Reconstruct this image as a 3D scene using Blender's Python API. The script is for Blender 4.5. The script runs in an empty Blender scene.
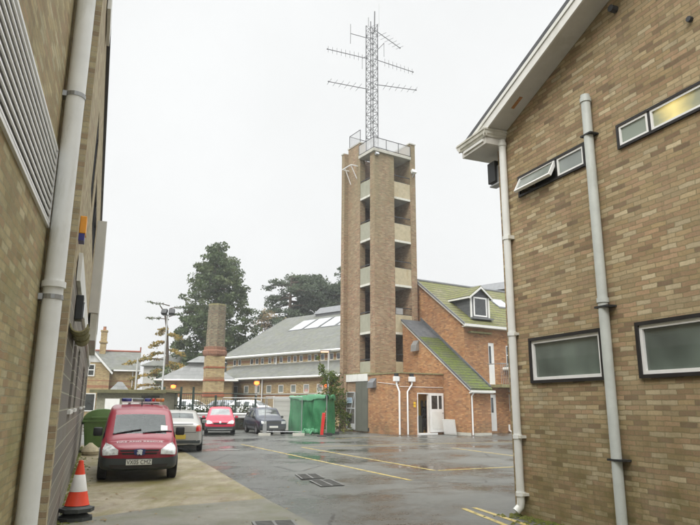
import bpy, bmesh, math, random
from math import radians, sin, cos, tan, pi, floor
from mathutils import Vector, Matrix
from mathutils.bvhtree import BVHTree
random.seed(7)
S = bpy.context.scene
COL = S.collection

# ------------------------------------------------------------------ helpers
class MB:
    """collects polygons for one mesh"""
    def __init__(s): s.v = []; s.f = []
    def add(s, vs, fs):
        n = len(s.v); s.v += [tuple(v) for v in vs]; s.f += [tuple(i + n for i in f) for f in fs]; return s
    def poly(s, pts): return s.add(pts, [tuple(range(len(pts)))])
    def box(s, x0, x1, y0, y1, z0, z1):
        v = [(x, y, z) for z in (z0, z1) for y in (y0, y1) for x in (x0, x1)]
        return s.add(v, [(0,2,3,1),(4,5,7,6),(0,1,5,4),(2,6,7,3),(0,4,6,2),(1,3,7,5)])
    def obox(s, c, size, rz=0, rx=0, ry=0):
        M = Matrix.Translation(c) @ Matrix.Rotation(rz,4,'Z') @ Matrix.Rotation(rx,4,'X') @ Matrix.Rotation(ry,4,'Y')
        t = MB().box(-size[0]/2,size[0]/2,-size[1]/2,size[1]/2,-size[2]/2,size[2]/2)
        return s.add([M @ Vector(v) for v in t.v], t.f)
    def prism(s, pts, ax, a, b):
        """polygon pts in the two other axes extruded along axis ax from a to b"""
        def P(p, t):
            return (t,p[0],p[1]) if ax=='x' else (p[0],t,p[1]) if ax=='y' else (p[0],p[1],t)
        n = len(pts)
        return s.add([P(p,a) for p in pts]+[P(p,b) for p in pts],
            [tuple(range(n))[::-1], tuple(range(n,2*n))]+[(i,(i+1)%n,(i+1)%n+n,i+n) for i in range(n)])
    def cyl(s, p0, p1, r0, n=10, r1=None):
        r1 = r0 if r1 is None else r1
        p0, p1 = Vector(p0), Vector(p1); d = (p1-p0).normalized()
        a = d.orthogonal().normalized(); b = d.cross(a)
        ring = lambda p, r: [p + a*(r*cos(2*pi*i/n)) + b*(r*sin(2*pi*i/n)) for i in range(n)]
        return s.add(ring(p0,r0)+ring(p1,r1), [tuple(range(n))[::-1], tuple(range(n,2*n))]+[(i,(i+1)%n,(i+1)%n+n,i+n) for i in range(n)])
    def tube(s, pts, r, n=10, r1=None):
        """bent tube through pts, mitred rings"""
        P = [Vector(p) for p in pts]; m = len(P); rings = []
        ref = None
        for i, p in enumerate(P):
            d = (P[min(i+1,m-1)]-P[max(i-1,0)]).normalized()
            if ref is None: ref = d.orthogonal().normalized()
            a = (ref - d*ref.dot(d)).normalized(); ref = a; b = d.cross(a)
            rr = r if r1 is None else r+(r1-r)*i/(m-1)
            rings += [p + a*(rr*cos(2*pi*k/n)) + b*(rr*sin(2*pi*k/n)) for k in range(n)]
        f = [tuple(range(n))[::-1], tuple(range((m-1)*n, m*n))]
        for i in range(m-1):
            for k in range(n):
                f.append((i*n+k, i*n+(k+1)%n, (i+1)*n+(k+1)%n, (i+1)*n+k))
        return s.add(rings, f)
    def lathe(s, prof, c=(0,0,0), n=16, axis='z'):
        v = []; f = []; m = len(prof)
        for (r, h) in prof:
            for k in range(n):
                x, y = r*cos(2*pi*k/n), r*sin(2*pi*k/n)
                p = (x,y,h) if axis=='z' else (h,x,y) if axis=='x' else (x,h,y)
                v.append((c[0]+p[0], c[1]+p[1], c[2]+p[2]))
        for i in range(m-1):
            for k in range(n):
                q = (i*n+k, i*n+(k+1)%n, (i+1)*n+(k+1)%n, (i+1)*n+k)
                f.append(q)
        f += [tuple(range(n))[::-1], tuple(range((m-1)*n, m*n))]
        return s.add(v, f)
    def wall(s, ax, p, t, u0, u1, z0, z1, holes=()):
        """wall with rectangular holes: ax='x' -> plane at x in p..p+t, u is y;  ax='y' likewise"""
        us = sorted({u0,u1}|{h[0] for h in holes}|{h[1] for h in holes}); us=[u for u in us if u0<=u<=u1]
        zs = sorted({z0,z1}|{h[2] for h in holes}|{h[3] for h in holes}); zs=[z for z in zs if z0<=z<=z1]
        def solid(i, j):
            if i<0 or j<0 or i>=len(us)-1 or j>=len(zs)-1: return False
            u=(us[i]+us[i+1])/2; z=(zs[j]+zs[j+1])/2
            return not any(h[0]<u<h[1] and h[2]<z<h[3] for h in holes)
        P = (lambda u,z,d: (p+d,u,z)) if ax=='x' else (lambda u,z,d: (u,p+d,z))
        for i in range(len(us)-1):
            for j in range(len(zs)-1):
                if not solid(i,j): continue
                a,b,c,d = us[i],us[i+1],zs[j],zs[j+1]
                s.poly([P(a,c,0),P(b,c,0),P(b,d,0),P(a,d,0)]); s.poly([P(b,c,t),P(a,c,t),P(a,d,t),P(b,d,t)])
                for (di,dj,e) in ((-1,0,((a,c),(a,d))),(1,0,((b,c),(b,d))),(0,-1,((a,c),(b,c))),(0,1,((a,d),(b,d)))):
                    if not solid(i+di,j+dj):
                        s.poly([P(*e[0],0),P(*e[1],0),P(*e[1],t),P(*e[0],t)])
        return s

OFF = {}
GROW = None     # (scale, offset): tower drawings are measured at 1:1.048
def grown(p): return tuple(q*GROW[0]+o for q,o in zip(p,GROW[1])) if GROW else tuple(p)
def tag(o, label=None, cat=None, group=None, kind=None):
    if label: o['label'] = label
    if cat: o['category'] = cat
    if group: o['group'] = group
    if kind: o['kind'] = kind
    return o

class Frame:
    def __init__(s, O, deg): s.O = O; s.a = radians(deg)
    def w(s, x, y, z=0): return Vector((s.O[0]+x*cos(s.a)-y*sin(s.a), s.O[1]+x*sin(s.a)+y*cos(s.a), z))
W0 = Frame((0,0), 0)
RF = Frame((2.61, 9.98), 21.9)      # building on the right
TF = Frame((2.84, 35.64), 32.5)     # fire station yard buildings
LF = Frame((-5.14, 11.92), 21.9)    # building on the left
BF = Frame((-0.74, 50.0), 47.0)     # long slate roofed hall

def thing(name, label, cat, fr=W0, base=(0,0,0), group=None, rz=None):
    o = bpy.data.objects.new(name, None); COL.objects.link(o)
    o.empty_display_size = .3
    if fr is TF: base = grown(base)
    o.location = fr.w(*base); o.rotation_euler = (0,0,fr.a if rz is None else rz)
    OFF[o.name] = Vector(base) if rz is None else Vector((0,0,0))
    return tag(o, label, cat, group)

def build(name, mb, mat, parent=None, off=None, smooth=False, bevel=0, loc=None, rz=0):
    if off is None: off = OFF.get(parent.name, Vector((0,0,0))) if parent else Vector((0,0,0))
    off = Vector(off)
    me = bpy.data.meshes.new(name)
    me.from_pydata([Vector(grown(v))-off for v in mb.v], [], mb.f); me.validate()
    bm = bmesh.new(); bm.from_mesh(me)
    bmesh.ops.remove_doubles(bm, verts=bm.verts, dist=1e-5)
    bmesh.ops.recalc_face_normals(bm, faces=bm.faces)
    if bevel: bmesh.ops.bevel(bm, geom=list(bm.edges), offset=bevel, segments=2, affect='EDGES', profile=.5, clamp_overlap=True)
    finish(bm, me, mat, smooth, off)
    o = bpy.data.objects.new(name, me); COL.objects.link(o)
    if parent: o.parent = parent; OFF[o.name] = off
    if loc is not None: o.location = loc; o.rotation_euler = (0,0,rz)
    return o

def finish(bm, me, mat, smooth, off=Vector((0,0,0))):
    uv = bm.loops.layers.uv.verify()
    for f in bm.faces:
        n = f.normal
        if abs(n.z) > .97: t = Vector((1,0,0)); b = Vector((0,1,0))
        else:
            t = Vector((-n.y, n.x, 0)).normalized(); b = n.cross(t)
            if b.z < 0: b = -b
            if abs(n.z) < .02: b = Vector((0,0,1))
        for l in f.loops:
            p = l.vert.co + off
            l[uv].uv = (p.dot(t), p.dot(b))
        f.smooth = smooth
    bm.to_mesh(me); bm.free()
    if mat: me.materials.append(mat)
    if smooth:
        try: me.set_sharp_from_angle(angle=radians(38))
        except Exception: pass

def struct(name, mb, mat, **k):
    return tag(build(name, mb, mat, **k), kind='structure')

def dup(o, parent=None):
    c = o.copy(); COL.objects.link(c)
    if parent: c.parent = parent
    for ch in list(o.children): dup(ch, c)
    return c

# ------------------------------------------------------------------ materials
class NT:
    def __init__(s, name):
        s.m = bpy.data.materials.new(name); s.m.use_nodes = True
        s.t = s.m.node_tree; s.n = s.t.nodes; s.l = s.t.links
        s.bsdf = s.n['Principled BSDF']
    def new(s, ty, **k):
        o = s.n.new(ty)
        for a, b in k.items(): setattr(o, a, b)
        return o
    def put(s, sock, v):
        if hasattr(v, 'is_output'): s.l.new(v, sock)
        else: sock.default_value = v
    def math(s, op, a, b=0.0, c=0.0):
        o = s.new('ShaderNodeMath', operation=op)
        s.put(o.inputs[0], a); s.put(o.inputs[1], b); s.put(o.inputs[2], c)
        return o.outputs[0]
    def mix(s, f, a, b, blend='MIX'):
        o = s.new('ShaderNodeMix', data_type='RGBA', blend_type=blend)
        s.put(o.inputs[0], f); s.put(o.inputs[6], c4(a)); s.put(o.inputs[7], c4(b))
        return o.outputs[2]
    def noise(s, scale, detail=4, rough=.6, vec=None, out='Fac', stretch=None):
        o = s.new('ShaderNodeTexNoise'); o.inputs['Scale'].default_value = scale
        o.inputs['Detail'].default_value = detail; o.inputs['Roughness'].default_value = rough
        v = vec if vec is not None else s.obj()
        if stretch:
            mp = s.new('ShaderNodeMapping'); mp.inputs['Scale'].default_value = stretch
            s.l.new(v, mp.inputs[0]); v = mp.outputs[0]
        s.l.new(v, o.inputs['Vector'])
        return o.outputs[out]
    def obj(s): return s.new('ShaderNodeTexCoord').outputs['Object']
    def uv(s): return s.new('ShaderNodeTexCoord').outputs['UV']
    def pos(s): return s.new('ShaderNodeNewGeometry').outputs['Position']
    def ramp(s, f, stops, interp='LINEAR'):
        o = s.new('ShaderNodeValToRGB'); o.color_ramp.interpolation = interp
        e = o.color_ramp.elements
        while len(e) > 1: e.remove(e[-1])
        e[0].position = stops[0][0]; e[0].color = c4(stops[0][1])
        for p, c in stops[1:]:
            q = e.new(p); q.color = c4(c)
        s.put(o.inputs[0], f); return o.outputs[0]
    def rng(s, f, a, b, c=0.0, d=1.0):
        o = s.new('ShaderNodeMapRange'); s.put(o.inputs[0], f)
        for i, v in enumerate((a,b,c,d)): o.inputs[i+1].default_value = v
        return o.outputs[0]
    def bump(s, h, strength=.3, dist=.01):
        o = s.new('ShaderNodeBump'); o.inputs['Strength'].default_value = strength; o.inputs['Distance'].default_value = dist
        s.l.new(h, o.inputs['Height']); s.l.new(o.outputs[0], s.bsdf.inputs['Normal'])
    def done(s, color=None, rough=.7, metal=0, spec=None):
        if color is not None: s.put(s.bsdf.inputs['Base Color'], c4(color))
        s.put(s.bsdf.inputs['Roughness'], rough); s.put(s.bsdf.inputs['Metallic'], metal)
        if spec is not None: s.put(s.bsdf.inputs['Specular IOR Level'], spec)
        return s.m
def c4(c):
    if isinstance(c, (tuple, list)) and len(c) == 3: return (*c, 1)
    if isinstance(c, (int, float)): return (c,c,c,1)
    return c

def plain(name, col, rough=.6, metal=0, var=.12, scale=3.0, dirt=None, spec=None, coat=0):
    n = NT(name)
    f = n.noise(scale, 5, .65)
    c = n.mix(n.rng(f,.3,.7), tuple(max(0,x*(1-var)) for x in col), tuple(min(1,x*(1+var)) for x in col))
    if dirt:
        d = n.noise(scale*.7, 6, .7, stretch=(1,1,.25))
        c = n.mix(n.rng(d,.52,.75,0,dirt[1]), c, dirt[0])
    if coat: n.bsdf.inputs['Coat Weight'].default_value = coat; n.bsdf.inputs['Coat Roughness'].default_value = .04
    rr = n.rng(n.noise(scale*2,3), .3,.7, max(.02,rough-.06), min(1,rough+.06))
    return n.done(c, rr, metal, spec)

def brick(name, cols, mortar, bw=.235, bh=.078, mw=.011, stain=None, moss=None, bands=None, efflor=None, rough=.85):
    n = NT(name)
    sx = n.new('ShaderNodeSeparateXYZ'); n.l.new(n.uv(), sx.inputs[0]); u, v = sx.outputs[0], sx.outputs[1]
    u0, v0 = u, v
    wob = n.noise(6, 3, .6)
    v = n.math('ADD', v, n.rng(wob,.3,.7,-.006,.006)); u = n.math('ADD', u, n.rng(n.noise(9,3,.6),.3,.7,-.008,.008))
    vr = n.math('DIVIDE', v, bh); row = n.math('FLOOR', vr)
    off = n.math('MULTIPLY', n.math('FLOORED_MODULO', row, 2.0), .5)
    ur = n.math('ADD', n.math('DIVIDE', u, bw), off); col = n.math('FLOOR', ur)
    cb = n.new('ShaderNodeCombineXYZ'); n.l.new(col, cb.inputs[0]); n.l.new(row, cb.inputs[1])
    wn = n.new('ShaderNodeTexWhiteNoise', noise_dimensions='2D'); n.l.new(cb.outputs[0], wn.inputs['Vector'])
    k = len(cols); tot = sum(w for w,_ in cols); acc = 0; st = []
    for w, c in cols: st.append((acc/tot, c)); acc += w
    bc = n.ramp(wn.outputs['Value'], st, 'CONSTANT')
    sep = n.new('ShaderNodeSeparateColor'); n.l.new(wn.outputs['Color'], sep.inputs[0])
    val = n.rng(sep.outputs[1], 0,1,.82,1.16)
    hs = n.new('ShaderNodeHueSaturation'); n.l.new(val, hs.inputs['Value']); n.l.new(bc, hs.inputs['Color']); bc = hs.outputs[0]
    fine = n.noise(38, 5, .7)
    bc = n.mix(n.rng(fine,.3,.7,0,.45), bc, n.mix(.5, bc, (.02,.018,.014)))
    fu = n.math('MULTIPLY', n.math('FRACT', ur), bw); fv = n.math('MULTIPLY', n.math('FRACT', vr), bh)
    mm = n.math('MAXIMUM', n.math('LESS_THAN', fu, mw), n.math('LESS_THAN', fv, mw))
    # joint shadow painted in: the edge of every brick a little darker; pitted faces
    ed = n.math('MAXIMUM', n.math('LESS_THAN', fu, mw*1.9), n.math('MAXIMUM', n.math('LESS_THAN', fv, mw*1.7), n.math('GREATER_THAN', fv, bh*.955)))
    bc = n.mix(n.math('MULTIPLY', ed, .35), bc, n.mix(.6, bc, (.05,.045,.03)))
    bc = n.mix(n.rng(n.noise(70,3,.8),.60,.72,0,.55), bc, (.07,.055,.035))
    bc = n.mix(n.rng(n.noise(1.3,5,.6),.35,.7,0,.30), bc, n.mix(.55, bc, (.45,.40,.28)))
    c = n.mix(n.math('MULTIPLY', mm, n.rng(n.noise(12,4,.7),.3,.6,.45,1)), bc, mortar)
    if bands:   # string courses: (list of (z0,z1), colour)
        for (z0, z1), bcx in bands:
            inb = n.math('MULTIPLY', n.math('GREATER_THAN', v, z0), n.math('LESS_THAN', v, z1))
            c = n.mix(n.math('MULTIPLY', inb, .7), c, bcx)
    stk = n.noise(1.0, 5, .7, stretch=(4,4,.22)); c = n.mix(n.rng(stk,.54,.74,0,.42), c, n.mix(.7, c, (.07,.06,.03)))
    if stain:
        s1 = n.noise(.55, 6, .65, stretch=(1,1,.35)); c = n.mix(n.rng(s1,.45,.72,0,stain[1]), c, stain[0])
    if moss:
        colr, amt, ztop = moss
        g = n.noise(1.6, 6, .7); c = n.mix(n.math('MULTIPLY', n.rng(g,.42,.62,0,amt), n.rng(v, ztop*.35, ztop, 1, 0)), c, colr)
    if efflor:
        colr, amt, z0, z1 = efflor
        g = n.noise(.9, 6, .7, stretch=(1,1,.12)); c = n.mix(n.math('MULTIPLY', n.rng(g,.35,.6,0,amt), n.rng(v, z0, z1, 0, 1)), c, colr)
    h = n.math('ADD', n.math('ADD', n.math('MULTIPLY', mm, -1.0), n.math('MULTIPLY', fine, .5)), n.math('MULTIPLY', sep.outputs[2], .4))
    n.bump(h, .9, .010)
    return n.done(c, rough)

def tiles(name, c1, c2, rw=.3, rh=.26, moss=None, rough=.8, joint=.5, jw=.12):
    n = NT(name)
    sx = n.new('ShaderNodeSeparateXYZ'); n.l.new(n.uv(), sx.inputs[0]); u, v = sx.outputs[0], sx.outputs[1]
    vr = n.math('DIVIDE', v, rh); row = n.math('FLOOR', vr)
    ur = n.math('ADD', n.math('DIVIDE', u, rw), n.math('MULTIPLY', n.math('FLOORED_MODULO', row, 2.0), .5)); col = n.math('FLOOR', ur)
    cb = n.new('ShaderNodeCombineXYZ'); n.l.new(col, cb.inputs[0]); n.l.new(row, cb.inputs[1])
    wn = n.new('ShaderNodeTexWhiteNoise', noise_dimensions='2D'); n.l.new(cb.outputs[0], wn.inputs['Vector'])
    c = n.mix(wn.outputs['Value'], c1, c2)
    c = n.mix(n.rng(n.noise(.8,6,.7),.35,.7,0,.5), c, tuple(.6*x for x in c1))
    fv = n.math('FRACT', vr); fu = n.math('FRACT', ur)
    edge = n.math('LESS_THAN', n.math('ADD', fv, n.rng(n.noise(5,4,.7),.3,.7,-jw*.6,jw*.6)), jw)
    if moss:
        mc1, mc2, lo, hi, amt = moss
        g = n.noise(1.1, 7, .75); mk = n.rng(g, lo, hi, 0, amt)
        mcol = n.mix(n.rng(n.noise(7,4,.7),.3,.7), mc1, mc2)
        c = n.mix(mk, c, mcol)
    c = n.mix(n.math('MULTIPLY', n.math('MAXIMUM', edge, n.math('LESS_THAN', fu, .03)), joint), c, tuple(.25*x for x in c1))
    n.bump(n.math('ADD', n.math('MULTIPLY', fv, -1.0), n.math('MULTIPLY', n.noise(20,3),.6)), .6, .02)
    return n.done(c, rough)

def glassy(name, col=(.05,.06,.055), rough=.06, var=.4, scale=1.2, emit=None):
    n = NT(name)
    f = n.noise(scale, 3, .5)
    c = n.mix(n.rng(f,.35,.65), tuple(x*(1-var) for x in col), tuple(x*(1+var) for x in col))
    n.bsdf.inputs['Coat Weight'].default_value = .6; n.bsdf.inputs['Coat Roughness'].default_value = .02
    return n.done(c, rough, 0, .7)

def carpaint(name, col, flake=.0):
    n = NT(name)
    f = n.noise(2.5, 5, .7)
    c = n.mix(n.rng(f,.45,.75,0,.35), col, tuple(x*.72+.012 for x in col))
    n.bsdf.inputs['Coat Weight'].default_value = .5; n.bsdf.inputs['Coat Roughness'].default_value = .04
    return n.done(c, n.rng(f,.3,.7,.30,.45), flake, .35)

def emis(name, col, st):
    n = NT(name); n.bsdf.inputs['Emission Color'].default_value = c4(col); n.bsdf.inputs['Emission Strength'].default_value = st
    return n.done(col, .5)

def leafmat(name, a, b, c=None, rough=.6):
    n = NT(name)
    g = n.new('ShaderNodeNewGeometry'); r = g.outputs['Random Per Island']
    col = n.mix(r, a, b)
    if c: col = n.mix(n.rng(n.noise(.45,3,.6),.5,.68), col, c)
    n.bsdf.inputs['Subsurface Weight'].default_value = 0
    tr = n.new('ShaderNodeBsdfTranslucent'); n.put(tr.inputs[0], col)
    mx = n.new('ShaderNodeMixShader'); mx.inputs[0].default_value = .25
    n.done(col, rough, 0, .25)
    out = n.n['Material Output']
    n.l.new(n.bsdf.outputs[0], mx.inputs[1]); n.l.new(tr.outputs[0], mx.inputs[2]); n.l.new(mx.outputs[0], out.inputs[0])
    return n.m

def mesh_panel(name, col, alpha, rough=.6):
    n = NT(name); n.done(col, rough); n.bsdf.inputs['Alpha'].default_value = alpha
    return n.m

M = {}
M['brick_multi'] = brick('multi_brick', [(4,(.42,.305,.165)),(3,(.47,.365,.21)),(3,(.34,.225,.125)),(2,(.55,.455,.29)),(1.6,(.23,.15,.085)),(3,(.43,.285,.165)),(2,(.39,.285,.145))],
    (.24,.215,.11), stain=((.17,.125,.06),.45), moss=((.15,.125,.035),.65,2.0), bw=.222, bh=.0600, mw=.008)
M['brick_left'] = brick('mossy_brick', [(4,(.42,.325,.16)),(3,(.47,.385,.205)),(3,(.35,.25,.12)),(1,(.52,.45,.27)),(2,(.41,.28,.145))],
    (.33,.31,.19), stain=((.21,.20,.085),.5), moss=((.20,.20,.06),.5,5), bh=.066, mw=.009)
M['brick_pale'] = brick('pale_brick', [(4,(.50,.42,.25)),(3,(.43,.34,.2)),(2,(.36,.26,.155))], (.42,.38,.27), stain=((.25,.22,.11),.45), bh=.066, mw=.009)
M['brick_tower'] = brick('tower_brick', [(4,(.36,.24,.14)),(3,(.42,.30,.185)),(3,(.28,.175,.105)),(2,(.37,.20,.12))],
    (.36,.30,.21), stain=((.20,.15,.075),.5), efflor=((.235,.23,.125),.55,9.5,17.0))
M['brick_red'] = brick('red_brick', [(4,(.49,.225,.085)),(3,(.43,.185,.07)),(3,(.56,.295,.12)),(1,(.32,.145,.065))],
    (.36,.26,.17), stain=((.20,.10,.055),.45), moss=((.12,.10,.05),.5,.9))
M['brick_yellow'] = brick('yellow_brick', [(4,(.52,.395,.19)),(3,(.46,.34,.17)),(2,(.40,.27,.13))], (.42,.36,.24), stain=((.28,.19,.09),.4),
    bands=[((2.35,2.55),(.30,.10,.05)),((1.2,1.35),(.30,.10,.05)),((5.6,5.85),(.30,.11,.06)),((3.55,3.7),(.27,.13,.07))])
M['brick_house'] = brick('house_brick', [(4,(.54,.41,.19)),(3,(.48,.35,.165)),(2,(.42,.28,.13))], (.36,.30,.2), stain=((.26,.17,.08),.35),
    bands=[((3.1,3.35),(.33,.11,.06)),((2.0,2.12),(.33,.12,.07)),((3.75,3.85),(.33,.12,.07))])
M['chimney_stone'] = brick('chimney_brick', [(3,(.20,.17,.11)),(3,(.27,.23,.15)),(2,(.13,.105,.075)),(1,(.21,.125,.08))], (.22,.2,.14), stain=((.10,.10,.065),.55), bw=.23)
M['slate'] = tiles('slate', (.125,.13,.118), (.175,.18,.165), .3, .25, moss=((.17,.175,.10),(.12,.13,.075),.45,.7,.6), joint=.35)
M['slate_dark'] = tiles('dark_slate', (.085,.09,.095), (.13,.135,.14), .3, .22, joint=.4)
M['slate_lead'] = tiles('lead_grey_roof', (.17,.175,.168), (.23,.235,.225), .6, .8, joint=.3)
M['moss_roof'] = tiles('mossy_tiles', (.15,.14,.085), (.22,.20,.12), .32, .36, moss=((.175,.185,.025),(.10,.115,.017),.32,.6,.85), joint=.9, jw=.24)
M['moss_lush'] = tiles('moss_covered_tiles', (.06,.06,.045), (.10,.10,.075), .3, .28, moss=((.135,.18,.007),(.045,.065,.005),.30,.58,.97), joint=.7, jw=.26)
M['cladding'] = NT('grey_cladding')
def clad_mat():
    n = NT('weathered_cladding')
    sx = n.new('ShaderNodeSeparateXYZ'); n.l.new(n.uv(), sx.inputs[0]); u, v = sx.outputs[0], sx.outputs[1]
    vr = n.math('DIVIDE', v, .19); fr = n.math('FRACT', vr); row = n.math('FLOOR', vr)
    wn = n.new('ShaderNodeTexWhiteNoise', noise_dimensions='1D'); n.l.new(row, wn.inputs['W'])
    c = n.mix(wn.outputs['Value'], (.155,.145,.13), (.205,.19,.165))
    c = n.mix(n.rng(n.noise(1.2,6,.7,stretch=(1,.4,1)),.4,.7,0,.6), c, (.17,.125,.085))
    c = n.mix(n.rng(n.noise(2.2,6,.7),.52,.72,0,.5), c, (.115,.125,.06))
    gap = n.math('LESS_THAN', fr, .085)
    c = n.mix(gap, c, (.36,.35,.27))
    n.bump(n.math('ADD', n.math('MULTIPLY', gap, -1.0), n.math('MULTIPLY', n.noise(30,4,stretch=(1,.1,1)),.25)), .5, .01)
    return n.done(c, .75)
M['cladding'] = clad_mat()
M['white_paint'] = plain('white_paint', (.74,.74,.70), .45, var=.05, dirt=((.42,.42,.34),.5))
M['white_upvc'] = plain('white_plastic', (.80,.80,.78), .35, var=.03, dirt=((.55,.55,.48),.35))
M['white_dirty'] = plain('dirty_white_paint', (.62,.61,.54), .55, var=.1, dirt=((.27,.27,.17),.7))
M['pipe_grey'] = plain('grey_pipe', (.52,.55,.52), .4, var=.1, dirt=((.27,.28,.20),.8), scale=3.5)
M['pipe_pale'] = plain('pale_pipe', (.76,.77,.74), .4, var=.06, dirt=((.38,.38,.28),.75), scale=3.2)
M['soffit'] = plain('soffit_paint', (.60,.585,.54), .6, var=.06, dirt=((.40,.375,.30),.5))
M['black_frame'] = plain('black_frame', (.016,.014,.013), .45, var=.3)
M['dark_metal'] = plain('dark_metal', (.05,.052,.055), .5, .3)
M['galv'] = plain('galvanised_steel', (.36,.37,.37), .45, .6, var=.15)
M['galv_pale'] = plain('pale_galvanised_steel', (.52,.53,.52), .5, .2, var=.1)
M['aerial'] = plain('aerial_metal', (.16,.16,.165), .5, .4)
M['lead'] = plain('lead_flashing', (.16,.165,.17), .6, var=.2)
M['concrete_trim'] = plain('concrete_trim', (.47,.46,.40), .8, var=.1, dirt=((.22,.22,.14),.6))
M['panel_green'] = plain('grey_green_panel', (.33,.325,.25), .7, var=.1, dirt=((.18,.20,.12),.5))
M['panel_cream'] = plain('cream_board', (.45,.39,.26), .7, var=.15, dirt=((.33,.23,.11),.75), scale=4)
M['grey_clad'] = plain('grey_green_boarding', (.115,.12,.095), .65, var=.12, dirt=((.075,.08,.055),.5))
M['interior_dark'] = plain('dark_interior', (.035,.03,.026), .9)
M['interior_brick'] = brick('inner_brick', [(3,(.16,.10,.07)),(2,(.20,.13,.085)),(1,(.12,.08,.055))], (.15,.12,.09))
M['interior_yellow'] = plain('yellow_interior', (.62,.42,.08), .6, var=.15)
M['mossy_coping'] = plain('mossy_coping', (.26,.24,.12), .9, var=.3, dirt=((.14,.16,.03),.8), scale=6)
M['glass_dark'] = glassy('dark_window_glass', (.03,.036,.036), .04)
M['glass_frost'] = glassy('frosted_window_glass', (.10,.125,.105), .22, .5, .9)
M['glass_pale'] = glassy('pale_window_glass', (.22,.25,.23), .12, .25)
M['rooflight'] = glassy('rooflight_glass', (.55,.58,.58), .1, .08)
M['car_glass'] = glassy('car_glass', (.075,.09,.085), .03, .6, 2.2)
def clear_glass():
    n = NT('clear_car_glass'); lw = n.new('ShaderNodeFresnel'); lw.inputs[0].default_value = 1.5
    tr = n.new('ShaderNodeBsdfTransparent'); tr.inputs[0].default_value = (.62,.72,.68,1)
    gl = n.new('ShaderNodeBsdfGlossy'); gl.inputs['Roughness'].default_value = .03; gl.inputs[0].default_value=(.95,1,.98,1)
    mx = n.new('ShaderNodeMixShader'); f = n.math('ADD', n.math('MULTIPLY', lw.outputs[0], .7), .02)
    n.l.new(f, mx.inputs[0]); n.l.new(tr.outputs[0], mx.inputs[1]); n.l.new(gl.outputs[0], mx.inputs[2])
    n.l.new(mx.outputs[0], n.n['Material Output'].inputs[0]); n.n.remove(n.bsdf); return n.m
M['clear_glass'] = clear_glass()
M['cabin'] = plain('cabin_lining', (.10,.10,.095), .8, var=.2)
M['seat'] = plain('seat_fabric', (.035,.035,.04), .9, var=.2)
M['tyre'] = plain('tyre_rubber', (.017,.017,.017), .8)
M['rim'] = plain('wheel_rim', (.32,.33,.34), .35, .6)
M['black_plastic'] = plain('black_plastic', (.022,.024,.024), .5, var=.15)
M['bumper_grey'] = plain('dark_bumper_plastic', (.035,.043,.043), .45, var=.15, dirt=((.07,.068,.055),.4))
M['lamp_glass'] = glassy('headlamp_glass', (.62,.64,.62), .08, .25, 14)
M['lamp_red'] = glassy('red_lamp_lens', (.55,.02,.02), .1, .2, 8)
M['lamp_amber'] = glassy('amber_lamp_lens', (.55,.20,.04), .1, .4, 9)
M['lamp_blue'] = glassy('blue_beacon_lens', (.025,.035,.19), .08, .5, 9)
M['plate_white'] = plain('white_plate', (.72,.72,.66), .4, var=.04)
M['plate_yellow'] = plain('yellow_plate', (.55,.40,.05), .4, var=.1)
M['plate_black'] = plain('plate_lettering', (.012,.012,.012), .5)
M['badge_blue'] = plain('blue_badge', (.02,.03,.13), .3)
M['chrome'] = plain('chrome', (.75,.76,.77), .15, .9, var=.03)
M['letter_white'] = plain('white_lettering', (.80,.80,.78), .5, var=.04)
M['van_red'] = carpaint('crimson_paint', (.25,.007,.022))
M['car_red'] = carpaint('bright_red_paint', (.50,.022,.055))
M['car_silver'] = carpaint('silver_paint', (.42,.41,.375), .35)
M['car_blue'] = carpaint('navy_paint', (.022,.030,.048))
M['car_white'] = carpaint('white_car_paint', (.72,.73,.73))
M['car_grey'] = carpaint('grey_car_paint', (.30,.32,.34), .3)
M['bin_green'] = plain('green_bin_plastic', (.10,.185,.045), .45, var=.15, dirt=((.07,.10,.035),.4))
M['cone_orange'] = plain('cone_orange', (.72,.058,.018), .5, var=.08, dirt=((.35,.06,.03),.35))
M['cone_white'] = plain('cone_reflective_band', (.78,.77,.73), .4, var=.06, dirt=((.5,.47,.4),.4))
M['rubber_black'] = plain('black_rubber', (.035,.038,.036), .65, var=.25, dirt=((.10,.11,.10),.5))
def tarp_mat():
    n = NT('green_tarpaulin'); f = n.noise(1.3,5,.65); k = n.noise(9,4,.7)
    c = n.mix(n.rng(f,.35,.65), (.012,.125,.042), (.035,.21,.08))
    c = n.mix(n.rng(k,.66,.78,0,.5), c, (.14,.32,.19))
    n.bump(n.math('ADD', k, f), .4, .05)
    return n.done(c, .45)
M['tarp'] = tarp_mat()
M['tarp_fade'] = plain('faded_tarpaulin', (.10,.30,.16), .5, var=.2)
M['red_plastic'] = plain('red_plastic', (.55,.025,.02), .45)
M['fence_green'] = plain('dark_green_fence', (.022,.042,.032), .5)
M['hoarding'] = plain('pale_hoarding', (.46,.46,.41), .7, var=.06, dirt=((.34,.33,.27),.5))
M['garage_wall'] = plain('pebbledash', (.27,.265,.19), .9, var=.25, scale=9, dirt=((.17,.175,.10),.6))
M['render_pale'] = plain('pale_render', (.52,.51,.46), .8, var=.06)
M['bark'] = plain('bark', (.085,.065,.048), .9, var=.35, scale=5)
M['bark_red'] = plain('red_bark', (.11,.065,.045), .9, var=.35, scale=5)
M['leaf_conifer'] = leafmat('conifer_leaf', (.06,.09,.038), (.11,.15,.06), (.14,.165,.07))
M['leaf_pine'] = leafmat('pine_needle', (.06,.085,.055), (.105,.135,.08), (.12,.15,.08))
M['leaf_larch'] = leafmat('autumn_needle', (.40,.27,.07), (.17,.18,.06), (.48,.32,.09))
M['leaf_autumn'] = leafmat('autumn_leaf', (.36,.27,.13), (.24,.17,.08))
M['leaf_shrub'] = leafmat('shrub_leaf', (.055,.10,.018), (.14,.17,.03), (.19,.2,.04))
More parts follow.
